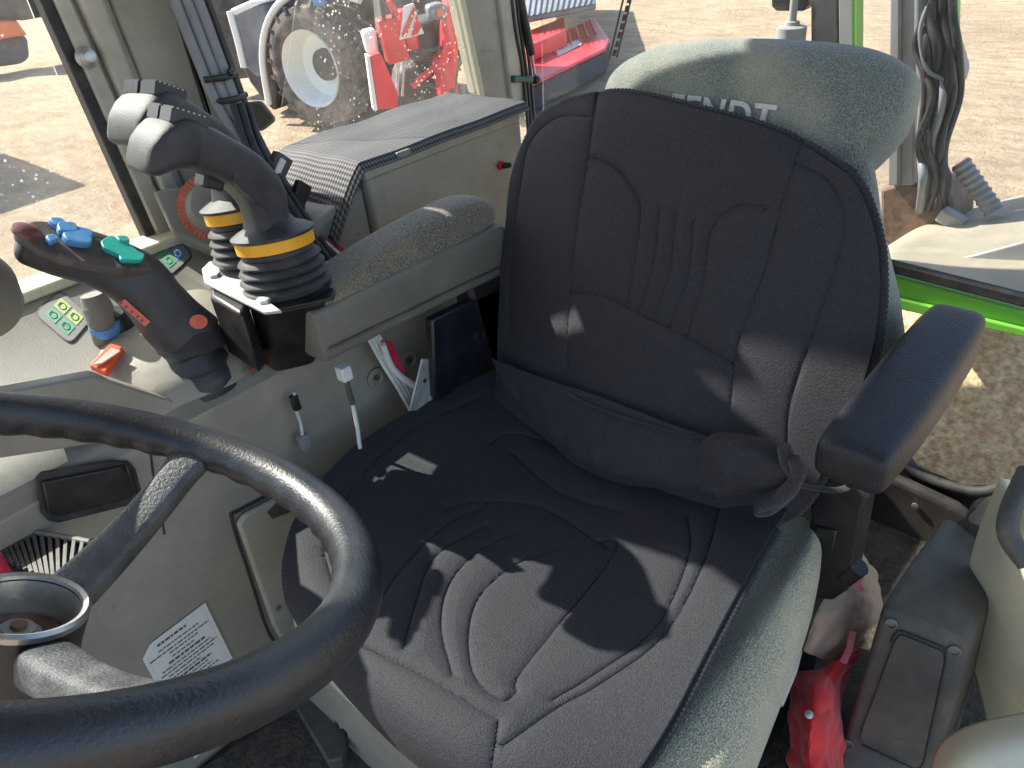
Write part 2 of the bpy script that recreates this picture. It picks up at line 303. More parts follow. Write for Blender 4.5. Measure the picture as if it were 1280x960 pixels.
obj('pillar_rib', strip(band((100, 0), (232, 300), (131, 0), (250, 300)), .822, .03), M['frame'], sp, bevel=.008, seg=4)
obj('pillar_panel', strip(band((138, 0), (252, 282), (214, 0), (300, 280)), .838, .02), M['beige'], sp, bevel=.004)
obj('pillar_panel', strip(band((217, 0), (303, 276), (240, 0), (345, 262)), .838, .02), M['beige'], sp, bevel=.004)
b0 = P(107, 72, x=.83)
obj('pillar_bolt', join(lathe(b0, (-1, 0, .1), [(.016, 0), (.017, .004), (.011, .007), (.011, .012), (.0085, .013), (.0085, .022), (.005, .023)], 24)), M['alu'], sp)
obj('pillar_head', prism([(.848, -.055, 1.49), (.848, .145, 1.49), (.848, .36, 1.96), (.848, .17, 1.96)], (.06, 0, 0)), M['frame'], sp, bevel=.003)  # unseen pillar top, slanted forward to let sun through to the door panel
# rear corner pillar
cp = obj('rear_pillar', strip(band((578, 0), (603, 118), (652, 0), (664, 142), -800), .845, .05, 1.96), M['frame'], cab, bevel=.004)
obj('pillar_rib', strip(band((624, 0), (640, 130), (648, 0), (660, 140), -800), .832, .02), M['frame'], cp, bevel=.006, seg=3)
obj('pillar_edge', strip(band((576, 0), (601, 120), (582, 0), (607, 120), -800), .838, .012), M['cream'], cp, bevel=.002)
# side windows (right of the tractor)
obj('window_pane', strip([(250, -900), (640, -900), (662, 160), (620, 420), (330, 300)], .872, .005), M['glass'], cab, smooth=False)
obj('window_pane', box((.872, .16, .74), (.877, 1.15, 1.95)), M['glass'], cab, smooth=False)
# side wall below the windows
obj('side_wall', box((.86, -.9, 0), (.9, 1.2, .765)), M['beige'], cab)
# rear wall: sill, seal, panes, lower hatch
YR = -.85
def rear(pts, t=.03, y=YR): return prism(PP(pts, y=y), (0, -t, 0))
obj('rear_sill', rear([(1040, 327), (1110, 344), (1290, 391), (1290, 424), (1110, 384), (1040, 366)], .05), M['green_paint'], cab, bevel=.006)
obj('sill_lip', rear([(1040, 352), (1110, 370), (1290, 414), (1290, 424), (1110, 384), (1040, 366)], .01, YR+.012), M['green_paint'], cab, bevel=.003)
obj('window_seal', rear([(1040, 311), (1108, 327), (1290, 373), (1290, 388), (1110, 341), (1040, 324)], .02, YR+.01), M['seal'], cab, bevel=.004)
obj('rear_window_pane', rear([(668, -330), (1500, -330), (1500, 440), (1100, 345), (800, 270), (680, 200)], .005, YR-.02), M['glass_clean'], cab, smooth=False)
cs = cr([V(*p) for p in PP([(1118, 400), (1117, 470), (1120, 555), (1140, 588), (1200, 611), (1245, 612), (1300, 585)], y=YR+.005)], 8)
obj('hatch_seal', tube(cs, .0115, 10, smooth=False), M['seal'], cab)
obj('hatch_pane', rear([(1118, 395), (1300, 432), (1300, 588), (1245, 612), (1200, 611), (1140, 588), (1118, 550)], .005, YR-.004), M['glass_clean'], cab, smooth=False)
# bulkhead under the hatch
obj('bulkhead', rear([(560, 330), (700, 330), (1116, 400), (1118, 560), (1142, 592), (1200, 616), (1248, 616), (1330, 590), (1330, 1000), (560, 900)][::-1], .03, YR+.002), M['darkseat'] if 'darkseat' in M else M['black'], cab)
bk = obj('rear_ledge', prism(PP([(1085, 585), (1135, 606), (1195, 634), (1215, 650), (1190, 678), (1140, 720), (1085, 700)], y=-.78), (0, -.03, 0)), mat('dark_brown_vinyl', (.035, .028, .026), .6, .2, 10, .5, 300, dirt=.35, dcol=(.1, .08, .065), ds=10), cab, bevel=.02, seg=4)
sc0 = P(1144, 632, y=-.778)
obj('ledge_screw', lathe(sc0, (0, 1, 0), [(.007, 0), (.007, .004), (.003, .005)], 16), M['alu'], bk)
# roof and the pillars out of view, which throw the cab's shade
obj('roof', box((-.86, -1.0, 1.96), (.93, 1.35, 2.1)), M['beige'], cab, bevel=.03)
obj('roof_rail', box((.84, -.95, 1.90), (.90, 1.3, 1.97)), M['frame'], cab)
obj('front_pillar', box((.80, 1.14, -.05), (.88, 1.22, 1.97)), M['frame'], cab)
obj('front_pillar', box((-.84, 1.14, -.05), (-.76, 1.22, 1.97)), M['frame'], cab)
obj('shade_panel', box((.835, -.275, 1.165), (.842, -.088, 1.36)), M['seal'], cab)  # unseen panels added to keep direct sun off the backrest
obj('shade_panel', box((.835, -.088, 1.165), (.842, -.05, 1.235)), M['seal'], cab)
obj('shade_panel', box((.835, -.275, 1.36), (.842, -.03, 1.62)), M['seal'], cab)
obj('shade_panel', box((.835, -.275, 1.62), (.842, -.055, 1.95)), M['seal'], cab)
obj('door_pillar', box((-.86, -.92, -.05), (-.78, -.80, 1.97)), M['frame'], cab)

# ================================================================== SIDE CONSOLE
con = empty('side_console', (.6, .2, 0), 'grey beige side console with levers, pictogram plates and an ashtray, along the dusty window', 'console')
def prof(pr, y0, y1, bulge=None):
    n = 40; rings = []
    for k in range(n+1):
        y = y0+(y1-y0)*k/n; rings.append([V(x, y, z) for x, z in pr])
    return loft(rings)
obj('console_top', prof([(.857, .60), (.857, .782), (.815, .79), (.80, .775), (.56, .700), (.50, .690), (.470, .668), (.466, .630), (.50, .622), (.50, .60)], -.02, 1.1), M['console'], con, bevel=.006, seg=3)
obj('window_ledge', prof([(.858, .775), (.858, .797), (.80, .793), (.797, .776)], .06, 1.1), M['cream'], con, bevel=.004)
# lower wall
wall = obj('side_panel', prism([(.50, -.36, 0), (.50, -.30, .645), (.50, .62, .645), (.50, .66, 0)], (-.035, 0, 0)), M['beige'], con, bevel=.004)
XF = .463
def wl(pts, t=-.004, x=XF): return prism(PP(pts, x=x), (t, 0, 0))
# panel joints
obj('panel_joint', tube(PP([(187, 552), (193, 600), (206, 668)], x=XF), .0016, 6), M['border'], wall)
# ledge under the console
obj('front_cheek', prism(PP([(-40, 500), (120, 470), (250, 512), (190, 545), (-40, 580)], x=.472), (.03, 0, 0)), M['beige'], con, bevel=.004)
# ashtray
ash = obj('ashtray', wl([(42, 596), (50, 588), (140, 574), (160, 575), (168, 585), (177, 618), (170, 628), (72, 652), (60, 650), (50, 640)], -.006), M['seal'], con, bevel=.003)
obj('ashtray_lid', wl([(50, 600), (150, 581), (160, 588), (168, 615), (160, 622), (70, 644), (58, 636)], -.007, XF-.005), M['black'], ash, bevel=.003)
obj('ashtray_grip', wl([(155, 580), (163, 584), (172, 614), (166, 618)], -.005, XF-.011), M['black'], ash, bevel=.002)
# warning label, peeling at one corner, and the edge of a second one
lab = obj('paper_label', wl([(256, 753), (290, 822), (226, 863), (196, 857), (178, 824), (187, 805)], -.0015, XF-.0005), M['white'], con, smooth=False, label='white text label with one corner peeled')
c00 = P(187, 805, x=XF); c10 = P(256, 755, x=XF); c01 = P(214, 862, x=XF)
eu = c10-c00; ev = c01-c00
def onlab(a, b): q = c00+eu*a+ev*b; return V(XF-.0026, q[1], q[2])
bars = []
rowspec = [(.10, .08, .60, 1), (.21, .06, .78, 0), (.29, -.12, .95, 0), (.36, .20, .72, 0), (.44, .22, .62, 0), (.52, .13, .80, 1), (.60, -.02, .88, 0), (.67, -.06, .97, 0), (.74, .05, .90, 0), (.81, .1, .62, 0), (.88, .12, .8, 1), (.95, .2, .72, 0), (1.02, .2, .76, 0), (1.09, .22, .86, 0)]
for b, a0, a1, bold in rowspec:
    a = a0
    while a < a1:
        w = random.uniform(.035, .11); h = .019 if bold else .011
        q = [onlab(a, b-h), onlab(min(a+w, a1), b-h), onlab(min(a+w, a1), b+h), onlab(a, b+h)]
        bars.append(prism(q, (-.0003, 0, 0))); a += w+.018
obj('print', join(*bars), M['ink'], lab, smooth=False)
frm = [(253, 760), (284, 821), (224, 857), (199, 852), (184, 824), (191, 809), (253, 760)]
obj('print_border', tube([p+V(-.0015, 0, 0) for p in PP(frm, x=XF)], .0006, 4, smooth=False), M['ink'], lab)
lab2 = obj('paper_label', wl([(292, 829), (300, 855), (292, 905), (243, 948), (236, 938), (222, 870)], -.0012, XF+.0002), M['white'], con, smooth=False, label='second white text label half hidden by the steering wheel')
# lower door plate in front of the seat
dp = obj('access_plate', wl([(293, 652), (302, 640), (372, 604), (400, 598), (470, 720), (430, 800), (350, 800), (338, 780)], -.012), M['frame'], con, bevel=.006, seg=3)
obj('grip_recess', wl([(333, 640), (345, 628), (376, 618), (382, 626), (372, 636), (340, 648)], -.003, XF-.0115), M['darkgrey'], dp, bevel=.0012)
obj('plate_gap', tube([p+V(-.001, 0, 0) for p in PP([(372, 600), (300, 637), (290, 650), (312, 720), (336, 792), (352, 806)], x=XF)], .003, 6), M['border'], dp)
obj('plate_screw', lathe(P(347, 760, x=XF-.012), (-1, 0, 0), [(.006, 0), (.006, .002), (.002, .003)], 14), M['alu'], dp)
# sockets in the wall behind the seat cushion
for q in ((470, 472), (511, 450)):
    s = obj('wall_grommet', lathe(P(*q, x=XF-.001), (-1, 0, 0), [(.019, 0), (.019, .003), (.013, .004), (.011, .001), (.004, .001), (.004, .004), (.001, .004)], 24), M['beige'], con)
    obj('grommet_screw', lathe(P(*q, x=XF-.002), (-1, 0, 0), [(.006, .0), (.006, .003), (.002, .0035)], 14), M['darkgrey'], s)

# surface of the console top for things placed on it
cn = V(.075, 0, -.24); cn = V(-.298, 0, .955)          # outward normal of the sloping top
ct = V(.56, 0, .700)
def T(px, py, h=0.): return PN(px, py, ct+cn*h, cn)
def plate(pts, h, t): return prism([T(a, b, h) for a, b in pts], cn*t)
def rounded(pts, r=.2, m=4):
    out = []; n = len(pts)
    for i in range(n):
        p0, p1, p2 = V(*pts[i-1]), V(*pts[i]), V(*pts[(i+1) % n])
        a = p1+(p0-p1)*r; b = p1+(p2-p1)*r
        for t in np.linspace(0, 1, m): out.append(tuple((1-t)**2*a+2*t*(1-t)*p1+t*t*b))
    return out
def pict_plate(q, cols, lbl):
    q = [V(*p) for p in q]
    b = obj('pictogram_plate', plate(rounded(q), .0012, .0015), M['border'], con, smooth=False, label=lbl)
    c = sum(q)/4; obj('plate_face', plate(rounded([c+(p-c)*.94 for p in q]), .0026, .0006), M['plateface'], b, smooth=False)
    for (u, v), cl in zip(((0, 0), (1, 0), (0, 1), (1, 1)), cols):
        a = lambda s, t: (q[0]*(1-s)*(1-t)+q[1]*s*(1-t)+q[2]*s*t+q[3]*(1-s)*t)
        s0, t0 = .16+u*.36, .16+v*.36
        o = obj('pictogram', plate([a(s0, t0), a(s0+.3, t0), a(s0+.3, t0+.3), a(s0, t0+.3)], .0036, .0004), M[cl], b, smooth=False)
        k = [plate([a(s0+.05+.2*i, t0+.08), a(s0+.1+.2*i, t0+.08), a(s0+.1+.2*i, t0+.22), a(s0+.05+.2*i, t0+.22)], .0042, .0003) for i in range(1)]
        cc = [a(s0+.15+.09*math.cos(w), t0+.15+.09*math.sin(w)) for w in np.linspace(0, 6.28, 9)]
        tb = tube([T(p[0], p[1], .0042) for p in cc], .0008, 4, smooth=False)
        obj('glyph', join(tb, *k), M['border'] if cl != 'bprint' else M['white'], o, smooth=False)
pict_plate([(75, 362), (117, 398), (88, 432), (42, 392)], ['lgreen', 'lgreen', 'dgreen', 'dgreen'], 'pictogram plate with two lime and two green symbols')
pict_plate([(210, 284), (242, 320), (212, 347), (180, 310)], ['bprint', 'bprint', 'dgreen', 'dgreen'], 'pictogram plate with two blue and two green symbols')
# dial
dd = P(255, 255, x=.72); dial = empty('console_dial', dd, 'round grey dial with a ring of orange ticks, behind the rear joystick', 'dial')
axd = V(-.75, .35, .55); axd /= np.linalg.norm(axd)
obj('dial_housing', prism([PN(a, b, dd, axd) for a, b in [(190, 238), (292, 222), (318, 300), (300, 330), (215, 292)]], -axd*.06), M['console'], dial, bevel=.006)
ddk = PN(268, 260, dd, axd)
obj('dial_knob', lathe(ddk, axd, [(.060, .0), (.060, .004), (.046, .008), (.040, .022), (.034, .026), (.01, .028)], 40), M['console'], dial)
e1 = np.cross(axd, V(0, 0, 1)); e1 /= np.linalg.norm(e1); e2 = np.cross(axd, e1)
tk = []
for t in np.linspace(0, 2*np.pi, 44, endpoint=False):
    d1 = math.cos(t)*e1+math.sin(t)*e2; tk.append(obox(ddk+d1*.0535+axd*.0065, d1*.0058, np.cross(axd, d1)*.0021, axd*.0008))
obj('dial_ticks', join(*tk), M['orange'], dial, smooth=False)

# pod around the drive lever, orange switch, round buttons
pod = obj('lever_pod', loft([
    [T(a, b, .0) for a, b in rounded([(112, 470), (140, 402), (250, 355), (330, 400), (318, 470), (200, 520)], .25, 5)],
    [T(a, b, .016) for a, b in rounded([(120, 462), (146, 408), (245, 366), (314, 402), (302, 455), (196, 500)], .3, 5)],
    [T(a, b, .024) for a, b in rounded([(134, 450), (152, 418), (240, 376), (296, 406), (286, 446), (200, 482)], .3, 5)]]), M['beige'], con, sub=0, bevel=.003, angle=60)
sw = obj('rocker_switch', prism([T(a, b, .023) for a, b in [(114, 463), (140, 436), (156, 440), (134, 473)]], cn*.012), M['orange'], con, bevel=.002)
obj('rocker_cap', prism([T(a, b, .0365) for a, b in [(116, 458), (140, 436), (152, 440), (128, 456)]], cn*.003), mat('faded_orange', (.72, .42, .33), .5, .1, 40, .1), sw, bevel=.001)
obj('push_button', lathe(T(300, 405, .020), cn, [(.015, 0), (.015, .008), (.012, .010), (.002, .0105)], 24), M['darkgrey'], con)
obj('button_cap', lathe(T(300, 405, .029), cn, [(.010, 0), (.010, .003), (.001, .0035)], 24), M['sticker_red'], con)
wt = obj('warning_sticker', plate([(300, 448), (322, 436), (340, 452), (316, 472)], .012, .004), M['console'], con, smooth=False)
obj('warning_triangle', plate([(318, 440), (334, 456), (312, 464)], .0175, .0006), M['orange'], wt, smooth=False)

# small lever behind the drive lever
sl = empty('small_lever', T(120, 420), 'small grey lever with a blue collar, under the drive lever grip', 'lever')
pth = [T(130, 425, .0), T(128, 410, .03), T(122, 385, .055), T(115, 368, .075)]
obj('lever_boot', lathe(T(150, 415, .0), cn, [(.034, 0), (.032, .015), (.022, .035), (.014, .042)], 24), M['black'], sl)
obj('lever_shaft', tube(pth, [.016, .018, .022, .017], 16), M['console'], sl)
obj('lever_collar', lathe(T(131, 408, .03), cn, [(.022, -.008), (.023, 0), (.022, .008)], 24), M['blue'], sl)

# ---------------------------------------------------------------- drive lever (big grip with buttons)
XL = .53
lv = empty('drive_lever', T(240, 450), 'dark grey drive lever with blue and teal thumb buttons and orange stickers', 'lever')
q = lambda px, py, x=None: P(px, py, x=(.515+.05*(246-px)/220) if x is None else x)
def section_loft(path, dims, side, n=28, e=3.2):
    """path points, (half width sideways, half height) per point; side = sideways direction"""
    path = [V(*p) for p in path]; m = 7; p = cr(path, m); t = np.linspace(0, 1, len(p)); tk = np.linspace(0, 1, len(path))
    w = np.interp(t, tk, [d[0] for d in dims]); h = np.interp(t, tk, [d[1] for d in dims])
    T_ = np.gradient(p, axis=0); T_ /= np.linalg.norm(T_, axis=1)[:, None]; rings = []
    s = V(*side)
    for k in range(len(p)):
        a = s-T_[k]*(s@T_[k]); a /= np.linalg.norm(a); b = np.cross(T_[k], a); rings.append(sring(p[k], a*w[k], b*h[k], e, n))
    c0 = p[0]-T_[0]*min(w[0], h[0])*.35; c1 = p[-1]+T_[-1]*min(w[-1], h[-1])*.35
    r0 = [c0+(v-p[0])*.72 for v in rings[0]]; r1 = [c1+(v-p[-1])*.72 for v in rings[-1]]
    return loft([r0]+rings+[r1])
obj('lever_boot', lathe(q(246, 452)-V(0, 0, .012), (0, 0, 1), [(.054, -.03), (.056, -.01), (.052, 0), (.046, .008), (.048, .014), (.040, .024), (.034, .036), (.02, .04)], 32), M['leverpl'], lv)
grip = obj('grip', section_loft([q(240, 424), q(214, 400), q(192, 374), q(166, 347), q(120, 325), q(70, 312), q(30, 302)], [(.040, .048), (.036, .044), (.035, .040), (.035, .041), (.035, .037), (.034, .034), (.031, .028)], (1, .1, .05)), M['leverpl'], lv, sub=1)
obj('grip_skirt', lathe(q(240, 424), (.05, -.1, 1), [(.052, -.008), (.054, 0), (.046, .010), (.036, .020)], 32), M['leverpl'], lv)
gd_ = q(30, 302)-q(172, 336); gd_ /= np.linalg.norm(gd_)
gu = V(-.25, 0, .95); gu = gu-gd_*(gu@gd_); gu /= np.linalg.norm(gu)
def GP(px, py, h=0): return PN(px, py, q(120, 322)+gu*(.0365+h), gu)
gpan = obj('grip_panel', prism([GP(a, b) for a, b in rounded([(14, 288), (44, 273), (130, 290), (196, 335), (150, 338), (60, 318)], .25, 4)], -gu*.012), mat('panel_brown', (.07, .055, .048), .6, .3, 60, .4, 200, dirt=.4, dcol=(.2, .16, .13), ds=40), lv, bevel=.003)
for pts, mk, nm in (([(57, 278), (74, 278), (86, 288), (70, 290)], 'blue', 'button'), ([(68, 284), (92, 284), (97, 296), (72, 297)], 'blue', 'button'), ([(74, 297), (100, 293), (114, 303), (112, 312), (84, 309)], 'blue', 'button'), ([(90, 287), (114, 292), (115, 302), (93, 297)], 'blue', 'button'), ([(54, 300), (66, 297), (74, 304), (62, 309)], 'blue', 'button'),
                    ([(124, 306), (136, 298), (158, 306), (170, 318), (180, 322), (176, 330), (160, 330), (140, 320), (128, 314)], 'teal', 'button'), ([(142, 300), (156, 300), (162, 308), (148, 308)], 'teal', 'button'), ([(146, 322), (160, 322), (166, 330), (150, 330)], 'teal', 'button')):
    obj(nm, prism([GP(a, b, .0) for a, b in rounded(pts, .25, 3)], gu*random.uniform(.006, .010)), M[mk], lv, bevel=.002)
obj('thumb_button', lathe(GP(33, 291), gu, [(.017, 0), (.016, .005), (.009, .008), (.001, .009)], 24), mat('dark_red_button', (.12, .04, .035), .5, .3, 60, .3), lv)
sd = V(-1, .15, .1); sd /= np.linalg.norm(sd)
def SP(px, py, h=0): return PN(px, py, q(180, 385)+V(-.0365, 0, 0)+sd*h, sd)
s1 = obj('orange_sticker', prism([SP(147, 379), SP(156, 374), SP(188, 402), SP(181, 408)], sd*.001), M['sticker_red'], lv, smooth=False)
obj('print', join(*[prism([SP(147+6*i+2, 379+5*i, .0012), SP(152+6*i, 376+5.2*i, .0012), SP(154+6*i, 378+5.2*i, .0012), SP(149+6*i+2, 381+5*i, .0012)], sd*.0004) for i in (0, 1, 2.2, 3.4, 4.3)]), M['ink'], s1, smooth=False)
obj('oval_sticker', prism([SP(248+12*math.cos(t)*.95, 402+9*math.sin(t)) for t in np.linspace(0, 6.28, 20, endpoint=False)], sd*.001), M['sticker_red'], lv, smooth=False)

# ---------------------------------------------------------------- instrument pod cut by the left edge
ip = empty('instrument_pod', P(-20, 380, x=.55), 'rounded grey instrument pod with a green mark, cut by the left edge of the photo', 'display')
ia = V(-.5, .45, .75); ia /= np.linalg.norm(ia); ic = P(-110, 332, x=.55)
obj('pod_shell', lathe(ic, ia, [(.045, -.14), (.062, -.10), (.066, -.03), (.06, 0.), (.05, .006)], 32), M['console'], ip)
obj('pod_face', lathe(ic, ia, [(.052, .004), (.050, .009), (.001, .010)], 32), mat('pod_screen', (.08, .085, .11), .25, .1, 20, 0), ip)
obj('pod_mark', obox(ic+CR*.032+ia*.0115, CR*.010, np.cross(ia, CR)*.005, ia*.0008), M['lgreen'], ip)

# ================================================================== JOYSTICKS
J0 = P(343, 299, x=.41)
def make_joystick(base, lbl):
    j = empty('joystick', base, lbl, 'joystick', 'joysticks with yellow rings on the armrest')
    c = V(*base)
    nk = V(.13, -.07, 1)
    prof_ = [(.058, -.075)]
    for z in (-.066, -.053, -.040, -.027): prof_ += [(.064-.17*(z+.07), z-.004), (.067-.17*(z+.07), z), (.064-.17*(z+.07), z+.004), (.055-.10*(z+.07), z+.008)]
    prof_ += [(.052, -.018), (.05, -.012)]
    obj('boot', lathe(c, nk, prof_, 40), M['rubber'], j)
    obj('ring', lathe(c, nk, [(.045, -.012), (.0555, -.010), (.0555, .006), (.046, .008)], 40), M['yellow'], j)
    obj('collar', lathe(c, nk, [(.045, .006), (.058, .007), (.059, .011), (.050, .016), (.036, .022), (.029, .032), (.025, .046)], 40), M['joy'], j)
    g = lambda px, py, x=.41: P(px, py, x=x)-J0+c
    path = [g(336, 292), g(332, 268), g(324, 240), g(300, 214), g(270, 196), g(240, 182), g(212, 172)]
    h = obj('handle', section_loft(path, [(.030, .030), (.026, .028), (.029, .031), (.034, .030), (.037, .029), (.038, .030), (.037, .031)], (1, 0, 0), 28, 3.6), M['joy'], j, sub=1)
    # head: wedge with a broad flat front
    T0 = V(*g(190, 176))-V(*g(250, 192)); T0 /= np.linalg.norm(T0); s = V(1, 0, 0); s = s-T0*(s@T0); s /= np.linalg.norm(s); b = np.cross(T0, s)
    up = b if b[2] > 0 else -b
    c1, c2, c3 = V(*g(240, 182)), V(*g(212, 175)), V(*g(188, 176))
    hr = [(c1+up*.001, .036, .029, 3.4), (c1*.55+c2*.45+up*.001, .039, .032, 3.8), (c2-up*.001, .041, .033, 4.2), (c3-up*.006+T0*-.004, .040, .033, 4.6), (c3+T0*.003-up*.011, .038, .029, 4.6), (c3+T0*.010-up*.017, .034, .022, 4.2), (c3+T0*.0135-up*.020, .027, .014, 4)]
    obj('head', loft([sring(c_, s*a_, up*b_, e_, 48) for c_, a_, b_, e_ in hr]), M['joy'], j, angle=60)
    obj('grip_lip', loft([sring(V(*g(278, 214))+T0*.004, s*.036, up*.010, 4, 24), sring(V(*g(300, 232))-up*.002, s*.034, up*.012, 4, 24), sring(V(*g(322, 256)), s*.028, up*.008, 4, 24)]), M['joy'], j)
    # two ribbed rocker switches side by side on top
    for k in (-1, 1):
        cc = c1*.35+c2*.65+up*.0325+s*.0165*k+T0*.004
        rb = [obox(cc+T0*(.020-.0068*i)+up*.0035, s*.0125, T0*.0018, up*.0025) for i in range(7)]
        obj('rocker', join(obox(cc-up*.004, s*.0135, T0*.024, up*.008), *rb), M['leverpl'], j, smooth=False)
    obj('thumb_recess', lathe(c1*1.25-c2*.25+up*.022, up, [(.013, -.004), (.014, .002), (.011, .003), (.009, 0), (.001, -.001)], 20), M['leverpl'], j)
    obj('trigger', obox(V(*g(262, 226)), s*.014, T0*.014, up*.010), M['black'], j, bevel=.003)
    return j
jA = make_joystick(J0, 'nearer joystick with a yellow ring, its black grip in front of the other joystick')
jb = P(302, 262, x=.52)
jB = jA.copy(); COL.objects.link(jB); jB.location = Vector(jb); jB.rotation_euler = (0, 0, .24); jB['label'] = 'farther joystick with a yellow ring, half hidden behind the nearer joystick'
for ch in list(jA.children):
    c = ch.copy(); COL.objects.link(c); c.parent = jB
# bracket and housing
br = empty('joystick_bracket', (.41, .12, .65), 'black joystick housing with a metal mounting plate, at the front of the grey armrest', 'bracket')
zb = J0[2]-.076
obj('mount_plate', prism(PP(rounded([(292, 378), (318, 352), (398, 344), (420, 362), (416, 372), (330, 388)], .22, 4), z=zb), (0, 0, -.006)), M['black'], br, bevel=.002)
obj('plate_rim', lathe(V(J0[0], J0[1], zb), (0, 0, 1), [(.066, 0), (.069, .004), (.062, .007), (.056, .002)], 40), M['black'], br)
obj('housing', frustum(PP(rounded([(330, 455), (345, 466), (392, 455), (398, 440), (350, 438)], .2, 3), z=zb-.125), PP(rounded([(310, 388), (335, 392), (405, 378), (412, 366), (330, 366)], .2, 3), z=zb-.006)), M['black'], br, bevel=.006, seg=3)
zc = jb[2]-.078
obj('rear_plate', prism(PP([(252, 336), (262, 326), (318, 330), (330, 372), (352, 388), (330, 390), (255, 352)], z=zc), (0, 0, -.005)), M['zinc'], br, bevel=.0015)
obj('rear_housing', prism(PP([(262, 352), (300, 350), (310, 380), (300, 392), (262, 370)], z=zc-.008), (0, 0, -.10)), M['black'], br, bevel=.006)
for q_ in ((268, 345), (330, 377)): obj('plate_bolt', lathe(P(*q_, z=zc), (0, 0, 1), [(.010, 0), (.010, .005), (.004, .006)], 6), M['zinc'], br)

# ================================================================== DRIVER'S SEAT
seat = empty('driver_seat', (.02, .05, .0), 'suspension seat in worn green fabric, under the black fitted cover', 'seat')
def ring_y(y, xl, xr, zb_, zt, rtop=.05, n=48):
    cx, cz = (xl+xr)/2, (zb_+zt)/2; rg = sring((cx, y, cz), ((xr-xl)/2, 0, 0), (0, 0, (zt-zb_)/2), 4.6, n)
    for p in rg:                                            # sat-in middle, raised side bolster
        if p[0] > -.285: p[2] = min(p[2], .455)
    return rg
ys = [(-.24, -.27, .29, .30, .47), (-.21, -.308, .325, .27, .500), (-.10, -.332, .355, .26, .498), (.02, -.350, .36, .26, .492), (.14, -.370, .355, .26, .488), (.24, -.380, .32, .26, .486), (.31, -.370, .28, .27, .476), (.345, -.34, .24, .30, .455), (.355, -.28, .2, .34, .43)]
cu = obj('cushion', loft([ring_y(*a) for a in ys]), M['sunlit_worn_fabric'], seat, sub=2)
# backrest core behind the cover
bn = V(0, 1, .42); bn /= np.linalg.norm(bn); bt = V(0, -.42, 1); bt /= np.linalg.norm(bt)
def BK(px, py, h=0.): return PN(px, py, V(0, -.15, .5)+bn*h, bn)
def ring_b(t, xl, xr, f, b):
    xl += .052; f -= .022; b += .01; c = V((xl+xr)/2, -.15, .5)+bt*t+bn*(f+b)/2; return sring(c, ((xr-xl)/2, 0, 0), bn*(f-b)/2, 3.6, 48)
obj('backrest', loft([ring_b(*a) for a in [(-.02, -.27, .27, -.02, -.13), (.03, -.352, .30, -.015, -.15), (.12, -.395, .315, -.012, -.16), (.22, -.388, .325, -.012, -.155), (.32, -.352, .325, -.014, -.15), (.42, -.29, .315, -.014, -.14), (.50, -.27, .28, -.02, -.12), (.53, -.22, .22, -.04, -.1)]]), M['green_fabric'], seat, sub=1)
# headrest: plump roll with a wedge underside
def hring(x, f, b, lo, hi):
    x = x*.93+.004; f -= .034; b -= .03; c = V(x, -.15, .5)+bt*(lo+hi)/2+bn*(f+b)/2; return sring(c, bn*(f-b)/2, bt*(hi-lo)/2, 2.8, 36)
hd = obj('headrest', loft([hring(*a) for a in [(.235, -.03, -.09, .50, .56), (.215, -.015, -.115, .485, .585), (.16, .002, -.14, .46, .612), (.07, .008, -.15, .44, .628), (-.04, .01, -.152, .42, .632), (-.14, .008, -.15, .41, .630), (-.20, .002, -.14, .44, .624), (-.243, -.008, -.12, .49, .608), (-.264, -.03, -.10, .53, .590)]]), M['green_fabric'], seat, sub=2)
# embroidered lettering, lower half tucked behind the cover
def text(body, size, mat_, parent, origin, xdir, ydir, name, extr=.0008, bold=.006, shear=0., sx=1.):
    cu_ = bpy.data.curves.new(name, 'FONT'); cu_.body = body; cu_.size = size; cu_.extrude = extr; cu_.offset = bold*size; cu_.shear = shear; cu_.space_character = 1.08
    tmp = bpy.data.objects.new('tmp', cu_); COL.objects.link(tmp); dg = bpy.context.evaluated_depsgraph_get(); me = bpy.data.meshes.new_from_object(tmp.evaluated_get(dg)); 
    X = V(*xdir); X /= np.linalg.norm(X); Y = V(*ydir); Y = Y-X*(Y@X); Y /= np.linalg.norm(Y); Z = np.cross(X, Y)
    vv = [V(*origin)+X*v.co.x*sx+Y*v.co.y+Z*v.co.z for v in me.vertices]; ff = [tuple(p.vertices) for p in me.polygons]
    bpy.data.objects.remove(tmp); return obj(name, (vv, ff), mat_, parent, smooth=False)
tl = PN(832, 148, V(0, -.15, .5)-bn*.0215, bn); tr = PN(962, 166, V(0, -.15, .5)-bn*.0215, bn)
text('FENDT', .050, M['stiletto'], hd, tl, tr-tl, bt, 'lettering', .0015, .02)

# seat base below the cushion
bs = obj('seat_base', prism(PP([(400, 800), (440, 838), (540, 915), (680, 1010), (660, 1080), (400, 925), (360, 860)], y=.315), (0, -.30, 0)), M['beige'], seat, bevel=.012, seg=3)
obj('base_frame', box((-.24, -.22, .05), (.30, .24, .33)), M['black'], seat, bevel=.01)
obj('foam_edge', tube(PP([(432, 838), (460, 858), (500, 884)], y=.338), .008, 8), M['rust'], seat)
rail = obj('slide_rail', prism(PP([(360, 872), (396, 858), (440, 915), (432, 960), (415, 965)], z=.03), (0, 0, .03)), M['darkgrey'], seat, bevel=.004)
obj('rail_teeth', join(*[prism(PP([(392+9*i, 872+11*i), (398+9*i, 868+11*i), (402+9*i, 874+11*i), (396+9*i, 878+11*i)], z=.06), (0, 0, .012)) for i in range(5)]), M['black'], rail, bevel=.001)

